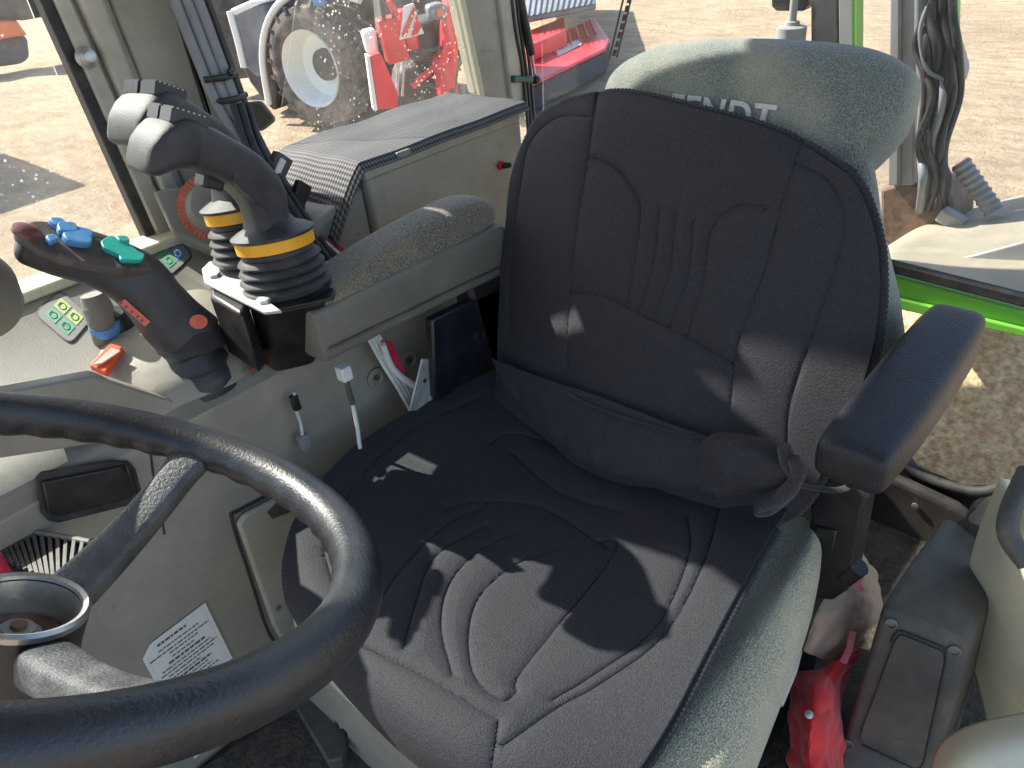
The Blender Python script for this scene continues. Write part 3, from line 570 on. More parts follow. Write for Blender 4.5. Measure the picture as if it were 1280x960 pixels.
# right armrest: grey shell with fabric top
am = empty('armrest', (0, 0, 0)); am.parent = seat; am.location = Vector((.38, -.05, .70))-seat.location
def ary(y, xl, xr, zl, zh, e=5): return sring(((xl+xr)/2, y, (zl+zh)/2), ((xr-xl)/2, 0, 0), (0, 0, (zh-zl)/2), e, 40)
obj('shell', loft([ary(*a, 9) for a in [(.130, .338, .432, .705, .778), (.127, .332, .438, .698, .783), (.0, .33, .44, .695, .784), (-.12, .33, .44, .690, .782), (-.25, .33, .44, .683, .778), (-.275, .335, .435, .69, .772)]]), mat('armrest_shell', (.15, .146, .122), .5, .08, 6, .3, 600, dirt=.5, dcol=(.24, .21, .16), ds=16, scratch=.5), am, angle=50)
obj('shell_groove', tube([(.3275, .12, .722), (.3275, 0, .717), (.3275, -.12, .712), (.3275, -.25, .705)], .0022, 6), M['darkgrey'], am)
obj('pad', loft([ary(*a, 2.8) for a in [(.112, .345, .425, .77, .787), (.10, .338, .432, .765, .800), (.03, .336, .434, .76, .812), (-.06, .336, .434, .755, .826), (-.15, .336, .434, .75, .832), (-.22, .338, .432, .755, .834), (-.265, .345, .425, .765, .822), (-.285, .36, .41, .775, .80)]]), M['arm_fabric'], am, sub=2)
obj('armrest_arm', prism([(.345, -.18, .70), (.345, -.30, .70), (.345, -.33, .45), (.345, -.22, .45)], (.05, 0, 0)), M['black'], am, bevel=.01)
# black left armrest
al = empty('armrest', (0, 0, 0)); al.parent = seat; al.location = Vector((-.36, -.15, .72))-seat.location
A0 = P(1064, 566, z=.725); 
def alr(y, xl, xr, zl, zh, e=4.5): return sring(((xl+xr)/2, y, (zl+zh)/2), ((xr-xl)/2, 0, 0), (0, 0, (zh-zl)/2), e, 40)
obj('pad', loft([alr(*a) for a in [(-.035, -.392, -.333, .705, .738), (-.040, -.399, -.326, .697, .746), (-.052, -.402, -.323, .692, .75), (-.15, -.405, -.323, .690, .757), (-.25, -.405, -.325, .690, .765), (-.345, -.403, -.330, .695, .772), (-.362, -.399, -.334, .70, .768), (-.37, -.39, -.342, .71, .758)]]), M['blackleather'], al, sub=2)
def pxprism(pts, y, t): return prism(PP(pts, y=y), (0, -t, 0))
obj('pivot_bracket', pxprism([(1012, 590), (1070, 604), (1086, 622), (1078, 640), (1066, 705), (1058, 740), (1040, 752), (1006, 748), (1004, 700), (1012, 650)], -.20, .05), M['black'], al, bevel=.006, seg=3)
obj('bracket_cover', pxprism([(1018, 658), (1046, 664), (1040, 700), (1022, 715), (1014, 708)], -.196, .01), M['black'], al, bevel=.003)
obj('tilt_knob', tube(PP([(1056, 722), (1074, 708)], y=-.21), .014, 16, smooth=False), M['black'], al)
obj('armrest_stem', pxprism([(1048, 560), (1110, 570), (1086, 620), (1040, 600)], -.17, .06), M['black'], al, bevel=.01)

# ================================================================== SEAT COVER (one fitted black cover)
cov = empty('seat_cover', (.02, .05, .48), 'black fitted cover with stitched channels, stretched over the seat', 'seat cover')
def seams(S, lines, w=.0042, depth=.0042, bulge=.003):
    """press stitched channels into surface S; lines are traced in the picture, then found on the surface"""
    nv, nu = S.shape[:2]; F = S.reshape(-1, 3); d = F-CP; z = d@CD; uvp = np.stack([640+FOC*(d@CR)/z, 480-FOC*(d@CU)/z], 1)
    dist = np.full(len(F), 9.)
    for ln in lines:
        ln = cr([(a, b, 0) for a, b in ln], 6)[:, :2] if len(ln) > 2 else np.array(ln, float)
        pts = []
        for a, b in zip(ln[:-1], ln[1:]):
            m = max(1, int(np.hypot(*(b-a))/5)); pts += [a+(b-a)*k/m for k in range(m)]
        pts.append(ln[-1]); p3 = []
        for q_ in pts:
            k = np.argsort(((uvp-q_)**2).sum(1))[:4]; wgt = 1/(((uvp[k]-q_)**2).sum(1)+.05); p3.append((F[k]*wgt[:, None]).sum(0)/wgt.sum())
        p3 = np.array(p3)
        for a, b in zip(p3[:-1], p3[1:]):
            ab = b-a; l = ab@ab
            if l > .02**2*4: continue
            box_ = (np.abs(F-(a+b)/2).max(1) < .06); sub_ = F[box_]; t = np.clip(((sub_-a)@ab)/(l+1e-12), 0, 1)
            dd_ = np.linalg.norm(sub_-(a+t[:, None]*ab), axis=1); dist[box_] = np.minimum(dist[box_], dd_)
    g = np.clip((dist-w*.7)/(w*.32), 0, 1); g = g*g*(3-2*g)
    off = -depth*(1-g)+bulge*(1-np.exp(-np.maximum(dist-w, 0)/.012))
    return S+gnorm(S)*off.reshape(nv, nu, 1)
def orient(S, toward):
    return S if (gnorm(S).mean((0, 1))@V(*toward)) > 0 else S[:, ::-1]
# seat panel
ctrl = [[(.315, -.235, .512), (.17, -.23, .505), (.01, -.22, .50), (-.13, -.215, .505), (-.262, -.20, .515)],
        [(.350, -.11, .503), (.20, -.12, .492), (.02, -.12, .486), (-.13, -.11, .494), (-.268, -.10, .512)],
        [(.375, .02, .497), (.21, .0, .485), (.02, -.01, .479), (-.13, .0, .486), (-.278, .0, .506)],
        [(.366, .126, .497), (.21, .12, .482), (.02, .11, .477), (-.14, .11, .482), (-.290, .10, .500)],
        [(.322, .235, .495), (.18, .24, .488), (.0, .24, .486), (-.15, .23, .486), (-.300, .19, .492)],
        [(.270, .300, .488), (.14, .325, .492), (-.02, .33, .492), (-.17, .315, .488), (-.300, .255, .482)],
        [(.225, .335, .466), (.11, .360, .470), (-.05, .368, .472), (-.18, .352, .468), (-.290, .30, .462)],
        [(.195, .342, .432), (.10, .362, .430), (-.06, .372, .430), (-.18, .356, .432), (-.280, .318, .430)]]
SS = orient(tens(ctrl, 380, 420), (0, 0, 1))
wr = .0035*vnoise(SS.reshape(-1, 3)*V(1, .6, 1), 26, 11).reshape(SS.shape[:2])*np.clip(1-(SS[..., 1]+.24)/.25, 0, 1)
SS = SS+gnorm(SS)*wr[..., None]
cushion_lines = [
    [(600, 500), (525, 535), (470, 580), (425, 640), (405, 700)],
    [(612, 560), (640, 545), (700, 560)],
    [(448, 808), (530, 850), (620, 902)], [(632, 934), (700, 888), (750, 860), (830, 800), (880, 710), (900, 640)],
    [(624, 905), (616, 965)],
    [(608, 662), (545, 700), (520, 760), (505, 815)], [(640, 672), (590, 700), (560, 740), (552, 790), (566, 848)],
    [(700, 690), (645, 710), (600, 750), (586, 800), (594, 850), (625, 880), (645, 870), (655, 840), (770, 695), (740, 680)],
    [(860, 650), (862, 700), (820, 790), (740, 850), (690, 880)], [(450, 800), (500, 720), (560, 660), (620, 630)],
    [(560, 640), (600, 630), (680, 640), (760, 690)], [(640, 570), (700, 620), (780, 645)], [(405, 690), (420, 740), (440, 770)]]
S2 = seams(SS, cushion_lines, .0050, .0036, .003)
sp_ = obj('seat_panel', gmesh(S2), M['pad'], cov, solid=.008)
# back panel
W = lambda x, z, d=0.: tuple(V(x, -.15, .5)+bt*((z-.5)/bt[2])+bn*d)
cb = [[W(.245, .968, -.010), W(.14, .986, -.004), W(.0, .974, .0), W(-.12, .957, -.004), W(-.215, .926, -.010)],
      [W(.300, .935, -.012), W(.16, .945, .004), W(.0, .938, .010), W(-.13, .922, .004), W(-.245, .895, -.012)],
      [W(.328, .86, -.012), W(.17, .87, .004), W(.01, .87, .010), W(-.14, .86, .004), W(-.278, .84, -.012)],
      [W(.330, .78, -.020), W(.17, .78, .006), W(.01, .78, .014), W(-.14, .77, .006), W(-.298, .76, -.020)],
      [W(.318, .69, -.018), W(.16, .69, .008), W(.01, .69, .020), W(-.14, .68, .008), W(-.302, .67, -.018)],
      [W(.302, .61, -.015), W(.15, .61, .012), W(.01, .605, .024), W(-.14, .60, .012), W(-.290, .59, -.015)],
      [W(.285, .55, -.010), W(.15, .54, .020), W(.01, .535, .030), W(-.13, .53, .02), W(-.275, .53, -.01)],
      [W(.27, .50, .0), W(.15, .49, .03), W(.01, .485, .04), W(-.13, .49, .03), W(-.25, .50, .0)]]
SB = orient(tens(cb, 400, 440), bn)
wr = .004*vnoise(SB.reshape(-1, 3), 22, 3).reshape(SB.shape[:2])*np.clip((.62-SB[..., 2])/.12, 0, 1)
SB = SB+gnorm(SB)*wr[..., None]
back_lines = [
    [(750, 122), (742, 180), (728, 270), (718, 350), (712, 460)], [(1004, 172), (985, 235), (960, 330), (925, 430), (915, 510)],
    [(740, 148), (700, 150), (668, 180), (656, 230), (642, 340), (640, 420)],
    [(744, 198), (776, 212), (800, 245), (804, 270), (798, 320), (788, 378)], [(960, 262), (930, 257), (905, 270), (890, 295), (880, 360), (862, 415)],
    [(828, 262), (820, 330), (804, 384)], [(848, 270), (840, 340), (822, 392)], [(870, 278), (862, 350), (842, 402)],
    [(720, 368), (760, 372), (800, 392), (860, 420), (915, 452)],
    [(1002, 208), (1035, 225), (1056, 265), (1050, 320), (1020, 410), (990, 500), (985, 560)]]
S3 = seams(SB, back_lines, .0055, .0038, .0025)
bp_ = obj('back_panel', gmesh(S3), M['pad'], cov, solid=.010)
# ribbed binding round both panels
def edge(S, side, a=0., b=1.):
    L_ = {'top': S[0], 'bottom': S[-1], 'l': S[:, 0], 'r': S[:, -1]}[side]; n = len(L_); return L_[int(a*(n-1)):int(b*(n-1))+1]
def binding(pts, r, flat, nrm, name='binding'):
    p = np.array(pts)[::4]; seg = np.linalg.norm(np.diff(p, axis=0), axis=1).cumsum(); Lg = seg[-1]; n = int(Lg/.0022); s = np.concatenate([[0], seg]); tt = np.linspace(0, Lg, n)
    q_ = np.stack([np.interp(tt, s, p[:, i]) for i in range(3)], 1); T_, A, B = frames(q_, nrm); rings = []
    for k in range(n):
        rr = r*(1+.09*math.sin(k*2.1)); rings.append([q_[k]+rr*(math.cos(t)*A[k]*flat+math.sin(t)*B[k]) for t in np.linspace(0, 2*np.pi, 12, endpoint=False)])
    return obj(name, loft(rings), M['trim'], cov)
per = np.concatenate([S3[::-1, 0][:-1], S3[0, :], S3[1:, -1]])
binding(per, .0095, .5, bn)
binding(S2[50:, 0], .008, .55, (0, 0, 1)); binding(S2[50:, -1], .008, .55, (0, 0, 1)); binding(S2[-1, :], .007, .6, (0, 1, 0))
# slack fold where back and seat panels meet
fo = [[BK(617, 448, .020), BK(690, 476, .040), BK(760, 500, .045), BK(850, 535, .045), BK(905, 556, .035)],
      [BK(632, 478, .028), BK(700, 520, .055), BK(765, 548, .065), BK(850, 572, .06), BK(915, 585, .05)],
      [BK(652, 508, .035), BK(705, 560, .06), BK(765, 588, .075), BK(845, 604, .07), BK(925, 606, .06)],
      [BK(665, 520, .02), BK(715, 575, .035), BK(770, 600, .045), BK(850, 612, .04), BK(930, 616, .04)]]
SF = orient(tens(fo, 120, 70), bn); SF = SF+gnorm(SF)*(.005*vnoise(SF.reshape(-1, 3)*V(1, 1, 1), 45, 9)).reshape(SF.shape[:2])[..., None]
obj('slack_fold', gmesh(SF), M['pad'], cov, solid=.005)
obj('fold_seam', tube([BK(700, 486, .052), BK(735, 505, .062), BK(800, 528, .062), BK(870, 548, .056)], .0022, 6), M['trim'], cov)
# gathered roll at the left
bl = [[BK(866, 612, .05), BK(872, 560, .06), BK(900, 541, .06), BK(950, 545, .06), BK(992, 562, .05)],
      [BK(876, 615, .075), BK(885, 566, .09), BK(905, 549, .09), BK(950, 552, .09), BK(994, 570, .075)],
      [BK(890, 617, .095), BK(898, 585, .115), BK(915, 568, .115), BK(955, 570, .11), BK(996, 584, .09)],
      [BK(895, 620, .09), BK(905, 606, .11), BK(925, 598, .11), BK(960, 596, .105), BK(998, 598, .085)],
      [BK(890, 626, .05), BK(905, 622, .06), BK(930, 618, .06), BK(960, 614, .06), BK(998, 608, .06)]]
SG = orient(tens(bl, 120, 100), bn); pn = SG.reshape(-1, 3); SG = SG+gnorm(SG)*(.0035*vnoise(pn*V(.5, 1, 2.2), 60, 21)).reshape(SG.shape[:2])[..., None]
obj('gathered_fold', gmesh(SG), M['pad'], cov, solid=.004)
kn = [PP([(980, 562), (984, 580), (990, 596), (985, 612), (962, 632), (945, 640)], y=-.105), PP([(990, 570), (996, 590), (994, 606), (975, 622), (950, 636)], y=-.10)]
for k_ in kn: obj('knotted_cord', tube([p+V(*(rng.normal(size=3)*.002)) for p in k_], [.008, .010, .008, .011, .009, .008], 10, 8), M['trim'], cov)
obj('strap', tube([P(990, 604, y=-.12), P(1020, 610, y=-.15), P(1050, 612, y=-.17), P(1078, 600, y=-.19)], .006, 8, flat=.4), M['trim'], cov)

# ================================================================== STEERING WHEEL
wc = V(-.019, .571, .919); wr_, wt_ = .222, .5368
wn = V(-.029, -math.sin(wt_), math.cos(wt_)); wn /= np.linalg.norm(wn); wa = np.cross(wn, V(0, 1, 0)); wa /= np.linalg.norm(wa); wb = np.cross(wn, wa)
st = empty('steering_wheel', wc-wn*.2, 'worn black steering wheel with leather grained spokes and an open hub, at the lower left', 'steering wheel')
rings = []; N_ = 180
for k in range(N_):
    t = 2*math.pi*k/N_; d = math.cos(t)*wa+math.sin(t)*wb; c = wc+d*wr_; rr = []
    grip_ = .5+.5*math.cos(t*44); 
    for s in np.linspace(0, 2*math.pi, 24, endpoint=False):
        ca, sa = math.cos(s), math.sin(s); r0 = .0200
        under = max(0, -sa*.8-ca*.6); r0 -= .0022*grip_*under**1.5
        rr.append(c+d*ca*r0+wn*sa*r0*1.02)
    rings.append(rr)
v, f = loft(rings, False); n = 24
f += [((N_-1)*n+i, (N_-1)*n+(i+1) % n, (i+1) % n, i) for i in range(n)]
obj('rim', (v, f), M['wheel'], st)
hubc = wc-wn*.105
def pjp(p): d = V(*p)-CP; z = d@CD; return (640+FOC*(d@CR)/z, 480-FOC*(d@CU)/z)
HX = (26, 768)
hubc = PN(HX[0], HX[1], hubc, wn)
obj('hub', lathe(hubc, wn, [(.050, -.11), (.048, -.05), (.046, -.02), (.0475, .0), (.0475, .006), (.0445, .009), (.041, .007), (.040, -.012), (.037, -.024), (.001, -.025)], 48), M['wheel'], st)
obj('hub_ring', lathe(hubc, wn, [(.0475, .004), (.048, .009), (.0455, .0115), (.042, .010), (.0402, .003), (.0395, -.012), (.0365, -.022)], 48, False), M['alu'], st)
nt_ = obj('hub_nut', lathe(hubc-wn*.011, wn, [(.017, -.012), (.017, -.005), (.012, -.004), (.012, .0), (.005, .0)], 24), M['alu'], st)
obj('shaft_end', lathe(hubc-wn*.011, wn, [(.006, -.001), (.006, .003), (.001, .004)], 12), M['rust'], nt_)
obj('hub_disc', lathe(hubc-wn*.011, wn, [(.034, -.0115), (.034, -.009), (.001, -.009)], 32), M['rust'], st)
def spoke(pxa, ang_px):
    # rim end: nearest rim direction to the traced pixel
    best = min(range(720), key=lambda k: np.hypot(*(V(*pjp(wc+wr_*(math.cos(k*math.pi/360)*wa+math.sin(k*math.pi/360)*wb)))-V(*ang_px))))
    t = best*math.pi/360; d = math.cos(t)*wa+math.sin(t)*wb; e = wc+d*(wr_-.006)-wn*.006; s0 = hubc+d*.046+wn*(-.014)
    tang = np.cross(wn, d); rg = []
    for u in np.linspace(0, 1, 14):
        p = s0*(1-u)+e*u; p = p+wn*(-.010*math.sin(u*math.pi)+(.018*max(0, u-.75)**1.*0)); w = .0225-.006*math.sin(min(1, u*1.15)*math.pi*.5)+.006*max(0, (u-.86)/.14)**2; h = .016-.0045*u
        dn = (e-s0)/np.linalg.norm(e-s0); nb = np.cross(dn, tang); nb /= np.linalg.norm(nb); nb = nb if nb@wn > 0 else -nb
        rg.append(sring(p, tang*w, nb*h, 3.5, 24))
    return obj('spoke', loft(rg), M['spoke'], st, sub=1)
spoke(None, (250, 556)); spoke(None, (262, 888)); 
obj('column', tube([hubc-wn*.10, hubc-wn*.25, hubc-wn*.35+V(0, .05, -.1)], [.05, .06, .07], 24), M['black'], st)

# ================================================================== STORAGE BOX + NET MAT
XB = .60
bx = empty('storage_box', P(520, 300, x=XB), 'tall grey plastic box behind the armrest, its top under the net mat', 'box')
tl_, tr_, bl_, br_ = P(448, 206, x=XB), P(642, 156, x=XB), P(492, 300, x=XB), P(640, 260, x=XB)
y0, y1 = P(452, 203, x=XB)[1], P(640, 150, x=XB)[1]; zt0, zt1 = P(452, 203, x=XB)[2], P(640, 150, x=XB)[2]
zt = (zt0+zt1)/2
obj('box_body', prism([(XB, y0, .30), (XB, y0, zt), (XB, y1-.03, zt), (XB, y1-.03, .30)], (.235, 0, 0)), M['beige'], bx, bevel=.012, seg=4)
obj('box_lid', prism([(XB-.006, y0+.006, zt-.022), (XB-.006, y0+.006, zt+.006), (XB-.006, y1-.02, zt+.006), (XB-.006, y1-.02, zt-.022)], (.24, 0, 0)), M['beige'], bx, bevel=.005)
lc = P(504, 192, x=XB-.006)
obj('box_latch', obox(lc, (.004, 0, 0), (0, .016, 0), (0, 0, .006)), M['console'], bx, bevel=.002)
# sloping cheek in front of the box (towards the cables)
obj('box_cheek', prism([(XB+.01, y0, zt-.03), (XB+.20, y0, zt-.03), (XB+.2, y0, .55), (XB+.01, y0, .55)], (0, .16, -.05)), M['console'], bx, bevel=.01)
# net
nu_, nv_ = 90, 120
U, Vv = np.meshgrid(np.linspace(0, 1, nu_), np.linspace(0, 1, nv_))
yy0, yy1 = y0+.10, y1-.05
X = XB-.012+(.262)*U; Y = yy0+(yy1-yy0)*Vv; Z = np.full_like(X, zt+.018)
Z = Z+.0016*np.sin(Y*30+X*12)*(.5+U)+.0008*np.sin(X*60)
fr = np.clip((Y-(y0+.004))/.10, 0, 1); Z = Z-.12*fr**1.2*(1-.35*U); 
sd_ = np.clip((XB+.003-X)/.02, 0, 1); Z = Z-.02*sd_-.004
S = np.stack([X, Y, Z], -1); vv, ff = gmesh(S)
net = obj('net_mat', (vv, ff), M['net'], None, solid=.002)
tag(net, 'dark anti slip net mat of open weave, draped over the grey box top', 'mat')
uvl = net.data.uv_layers.new(name='UVMap'); ox = np.array(net.location)
for lp in net.data.loops:
    co = net.data.vertices[lp.vertex_index].co; a, b = (co.x+ox[0]), (co.y+ox[1]); uvl.data[lp.index].uv = ((a+b)*70, (a-b)*70)

# ================================================================== WIRES, BRACKETS
hn = empty('cable_harness', P(300, 250, x=.72), 'bundle of grey sleeved cables tied with black straps, running up the pillar', 'cable bundle')
def line(pts, x): return PP(pts, x=x)
for i, (o, r, mk) in enumerate(((0, .010, 'greytube'), (14, .011, 'greytube'), (-14, .009, 'greytube'), (27, .007, 'wire_black'), (6, .005, 'wire_black'), (-6, .004, 'wire_black'), (20, .005, 'wire_black'))):
    path = [P(116+o*1.0, -300, x=.78), P(232+o, 0, x=.775), P(258+o*.95, 68, x=.77), P(283+o*.85, 130, x=.76), P(312+o*.55, 180, x=.74), P(340+o*.5, 225, x=.71+.005*i), P(375+o*.7, 285, x=.66)]
    obj('cable', tube(path, r, 12, 8), M[mk], hn)
for (a, b) in (((255, 100), (296, 92)), ((268, 128), (308, 118))):
    pa, pb = P(*a, x=.757), P(*b, x=.757); obj('cable_tie', tube([pa, (pa+pb)/2+V(-.016, 0, 0), pb], .0035, 8, 6, flat=1.5), M['black'], hn)
obj('tie_head', lathe(P(288, 90, x=.745), (-1, .2, .2), [(.006, 0), (.007, .004), (.005, .009)], 12), M['black'], hn)
for dx, r, mk in ((0, .008, 'wire_black'), (9, .006, 'wire_black'), (-8, .005, 'wire_black')):
    obj('cable', tube([P(300+dx, 130, x=.74), P(318+dx, 185, x=.71), P(345+dx, 228, x=.68), P(372+dx, 270, x=.64), P(400+dx, 310, x=.60), P(430+dx, 350, x=.56)], r, 10, 8), M[mk], hn)
cn_ = obj('plug', obox(P(346, 212, x=.70), (0, .020, -.020), (.010, 0, 0), (0, .012, .012)), M['darkgrey'], hn, bevel=.002)
obj('plug_key', obox(P(350, 208, x=.686), (0, .010, -.010), (.003, 0, 0), (0, .004, .004)), M['wire_white'], cn_, bevel=.001)
obj('plug', obox(P(374, 244, x=.67), (0, .016, -.018), (.009, 0, 0), (0, .010, .010)), M['wire_black'], hn, bevel=.002)
for k, (mk, dx) in enumerate((('wire_red', 0), ('wire_red', 6), ('wire_white', -5))):
    obj('thin_wire', tube([P(356+dx, 236, x=.68), P(372+dx, 262, x=.66), P(400+dx, 292, x=.62), P(430+dx, 318, x=.58), P(452+dx, 345, x=.54)], .0028, 6, 8), M[mk], hn)
# small dark work lamp housing by the pillar
wl_ = obj('mirror_arm', frustum(PP([(298, 128), (328, 125), (347, 150), (328, 165), (305, 160)], x=.95), PP([(304, 132), (324, 130), (338, 150), (326, 160), (310, 156)], x=1.08)), M['black'], bevel=.008)
tag(wl_, 'small black housing outside the window, between cable bundle and net mat', 'lamp')
# white wires beside the seat
ww = empty('seat_wiring', P(540, 470, x=.44), 'loose white and red wires hanging under the grey armrest, beside the steel bracket', 'wires')
for i in range(4):
    d = i*5
    obj('white_wire', tube([P(458+d, 418, x=.43), P(478+d, 455, x=.43), P(500+d, 490, x=.42), P(515+d*.7, 520, x=.41), P(520+d*.6, 560, x=.40)], .0035, 8, 8), M['wire_white'], ww)
obj('white_wire', tube([P(478, 430, x=.42), P(492, 462, x=.42), P(522, 485, x=.40), P(548, 500, x=.38)], .006, 8, 8), M['wire_white'], ww)
for i in range(3): obj('red_wire', tube([P(478+5*i, 425, x=.425), P(490+4*i, 450, x=.425), P(502+2*i, 466, x=.42)], .003, 8, 8), M['wire_red'], ww)
cw = empty('hanging_connector', P(440, 500, x=.36), 'white cable with a connector, hanging from the front of the grey armrest', 'cable')
obj('connector', obox(P(430, 466, x=.352), (.010, 0, 0), (0, .009, 0), (0, 0, .012)), M['connector'], cw, bevel=.002)
obj('sleeve', tube([P(432, 474, x=.352), P(441, 505, x=.352)], .0045, 10, smooth=False), M['darkgrey'], cw)
obj('cable', tube([P(432, 470, x=.352), P(440, 503, x=.352), P(446, 530, x=.352), P(450, 560, x=.352)], .0034, 10, 8), M['wire_white'], cw)
pc = empty('plug_pair', P(375, 530, x=.44), 'small grey plug on a short cable, against the beige panel', 'plug')
obj('cable', tube([P(368, 490, x=.44), P(370, 510, x=.438), P(376, 530, x=.44), P(378, 545, x=.44)], .003, 8, 8), M['stiletto'], pc)
obj('black_plug', obox(P(369, 503, x=.44), (.006, 0, 0), (0, .006, 0), (0, 0, .014)), M['black'], pc, bevel=.002)
obj('grey_plug', obox(P(380, 552, x=.44), (.008, 0, 0), (0, .009, 0), (0, 0, .014)), M['greytube'], pc, bevel=.002)
sb = empty('steel_bracket', P(530, 490, x=.36), 'galvanised steel bracket with one hole, upright behind the seat cushion corner', 'bracket')
obj('bracket_leg', prism(PP([(528, 449), (547, 449), (549, 462), (536, 512), (512, 514)], x=.36), (.004, 0, 0)), M['zinc'], sb, bevel=.001)
obj('bracket_flange', prism(PP([(547, 449), (550, 462), (538, 510), (535, 512)], x=.359), (.03, -.01, 0)), M['zinc'], sb, bevel=.001)
obj('bolt_hole', lathe(P(531, 476, x=.3595), (-1, 0, 0), [(.004, 0), (.004, .0006), (.001, .0006)], 16), M['border'], sb)
# black seat frame plate seen between armrest and backrest
fp = obj('frame_plate', prism(PP([(540, 400), (640, 352), (640, 470), (600, 500), (545, 500)], x=.345), (.02, 0, 0)), mat('dark_steel', (.011, .012, .017), .35, .3, 20, .2, 100, dirt=.2, dcol=(.05, .05, .06), ds=20), seat, bevel=.004)
obj('plate_bolt', lathe(P(598, 418, x=.345), (-1, 0, 0), [(.014, 0), (.014, .004), (.007, .006), (.006, .001), (.001, .001)], 20), M['black'], fp)

# red cable outlet on the rear pillar
ko = empty('power_socket', P(627, 205, x=.66), 'red rimmed black socket on the box edge, left of the black cover', 'socket')
kc = P(628, 207, x=.592); obj('socket_ring', lathe(kc, (-1, 0, 0), [(.009, -.01), (.0095, 0), (.008, .002)], 20), M['wire_red'], ko); obj('socket_plug', lathe(kc, (-.9, -.3, .1), [(.0065, 0), (.0065, .012), (.005, .014), (.005, .022), (.001, .023)], 16), M['black'], ko)

# gas strut and black seal cables on the rear pillar
gs = empty('gas_strut', P(668, 60, x=.83), 'black gas strut with a green ball joint, on the beige rear pillar', 'gas strut')
obj('cylinder', tube([P(622, -300, x=.83), P(650, 0, x=.83), P(664, 68, x=.83)], .0115, 14, smooth=False), M['wire_black'], gs)
obj('rod', tube([P(664, 66, x=.83), P(669, 98, x=.83)], .004, 10, smooth=False), M['alu'], gs)
obj('end_fitting', lathe(P(670, 100, x=.825), (-.9, -.2, .1), [(.003, -.012), (.010, -.008), (.012, 0), (.010, .008), (.003, .012)], 16), M['black'], gs)
obj('ball_joint', tube([P(641, 99, x=.825), P(650, 99, x=.825), P(664, 99, x=.825)], [.009, .0075, .009], 14), mat('dark_green_plastic', (.03, .10, .06), .4, .1, 20, .1), gs)
for i, dx in enumerate((0, 6, 12)):
    o = tube([P(618+dx, -300, x=.83), P(640+dx, 0, x=.83), P(652+dx*.8, 80, x=.83), P(658+dx*.7, 135, x=.82), P(662+dx*.6, 190, x=.78)], .0042, 8, 6)
    if i == 0: dcab = empty('door_cables', P(655, 60, x=.84), 'thin black cables running down the rear pillar edge', 'cables')
    obj('cable', o, M['wire_black'], dcab)

# thin perforated strap in the rear window
obj_ = obj('perforated_strap', join(*[prism(PP([(785-3*k*1.0-0, -4+11*k), (789-3*k, -4+11*k), (787-3*k, 4+11*k), (783-3*k, 4+11*k)], y=-.9), (0, -.004, 0)) for k in range(7)],
    tube(PP([(781, -10), (762, 72)], y=-.9), .0022, 6, smooth=False), tube(PP([(791, -10), (771, 72)], y=-.9), .0022, 6, smooth=False)), M['black']); tag(obj_, 'thin black perforated strap hanging in the rear window, left of the headrest', 'strap')

# ================================================================== FOOTWELL / FLOOR THINGS
vg = empty('vent_grille', P(60, 700, z=.60), 'black slotted vent grille between steering wheel rim and hub', 'vent')
gz = .60
G0, G1, G2, G3 = P(-30, 655, z=gz), P(132, 683, z=gz), P(70, 745, z=gz), P(-30, 745, z=gz)
obj('vent_frame', prism([G0, G1, G2, G3], (0, 0, -.012)), M['black'], vg)
for i in range(16):
    t = (i+.5)/16; a = G0*(1-t)+G1*t; b = G3*(1-t)+G2*t; dv = (b-a); dv /= np.linalg.norm(dv); dv = dv+.5*(G1-G0)/np.linalg.norm(G1-G0); dv /= np.linalg.norm(dv); 
    obj('slat', obox(a+dv*.05+V(0, 0, .003), dv*.055, np.cross(dv, V(0, 0, 1))*.0022, (0, 0, .003)), M['darkgrey'], vg, smooth=False)
obj('vent_edge', tube([G0+V(0, 0, .004), G1+V(0, 0, .004)], .004, 8, smooth=False), M['console'], vg)
rc = obj('red_can', lathe(P(-6, 716, z=.62), (0, 0, 1), [(.014, -.01), (.016, -.006), (.016, .02), (.013, .024), (.001, .024)], 24), M['wire_red']); tag(rc, 'small red container on the vent grille at the left edge', 'container')
# floor mat
fm = obj('floor_mat', prism(PP([(250, 965), (480, 815), (620, 1010), (560, 1100), (180, 1100)], z=.004), (0, 0, .010)), M['carpet'], bevel=.004); tag(fm, 'dirty dark brown floor mat at the foot of the seat', 'floor mat')

# grey housing (left of the seat) and beam
bh = empty('lever_housing', P(1140, 850, z=.05), 'dirty dark grey plastic housing with screws, left of the red cloth', 'housing')
zt_ = .34
tq = [P(1138, 706, z=.36), P(1216, 778, z=.33), P(1190, 800, z=.325), P(1098, 765, z=.34)]
Af, Bf = P(1136, 706, z=.38), P(1222, 772, z=.36)
Cf, Df = P(1100, 762, z=.36), P(1212, 812, z=.335)
Ef, Ff = P(1052, 925, z=.10), P(1165, 975, z=.075)
Ef2, Ff2 = P(1030, 1010, z=.02), P(1140, 1060, z=.0)
rc_ = V(0, -.16, -.04)
hs = [Af, Bf, Df, Ff, Ff2, Ef2, Ef, Cf]
vs = [Af, Bf, Cf, Df, Ef, Ff, Ef2, Ff2]; bk_ = [p+V(0, -.20, -.28*0-.05) for p in vs]
vsa = vs+bk_; ff = [(0, 1, 3, 2), (2, 3, 5, 4), (4, 5, 7, 6), (8, 10, 11, 9), (10, 12, 13, 11), (12, 14, 15, 13), (0, 2, 10, 8), (2, 4, 12, 10), (4, 6, 14, 12), (1, 9, 11, 3), (3, 11, 13, 5), (5, 13, 15, 7), (0, 8, 9, 1), (6, 7, 15, 14)]
obj('shell', (vsa, ff), M['darkgrey'], bh, bevel=.012, seg=3)
fn = np.cross(Df-Cf, Ef-Cf); fn /= np.linalg.norm(fn); fn = fn if fn@(CP-Cf) > 0 else -fn
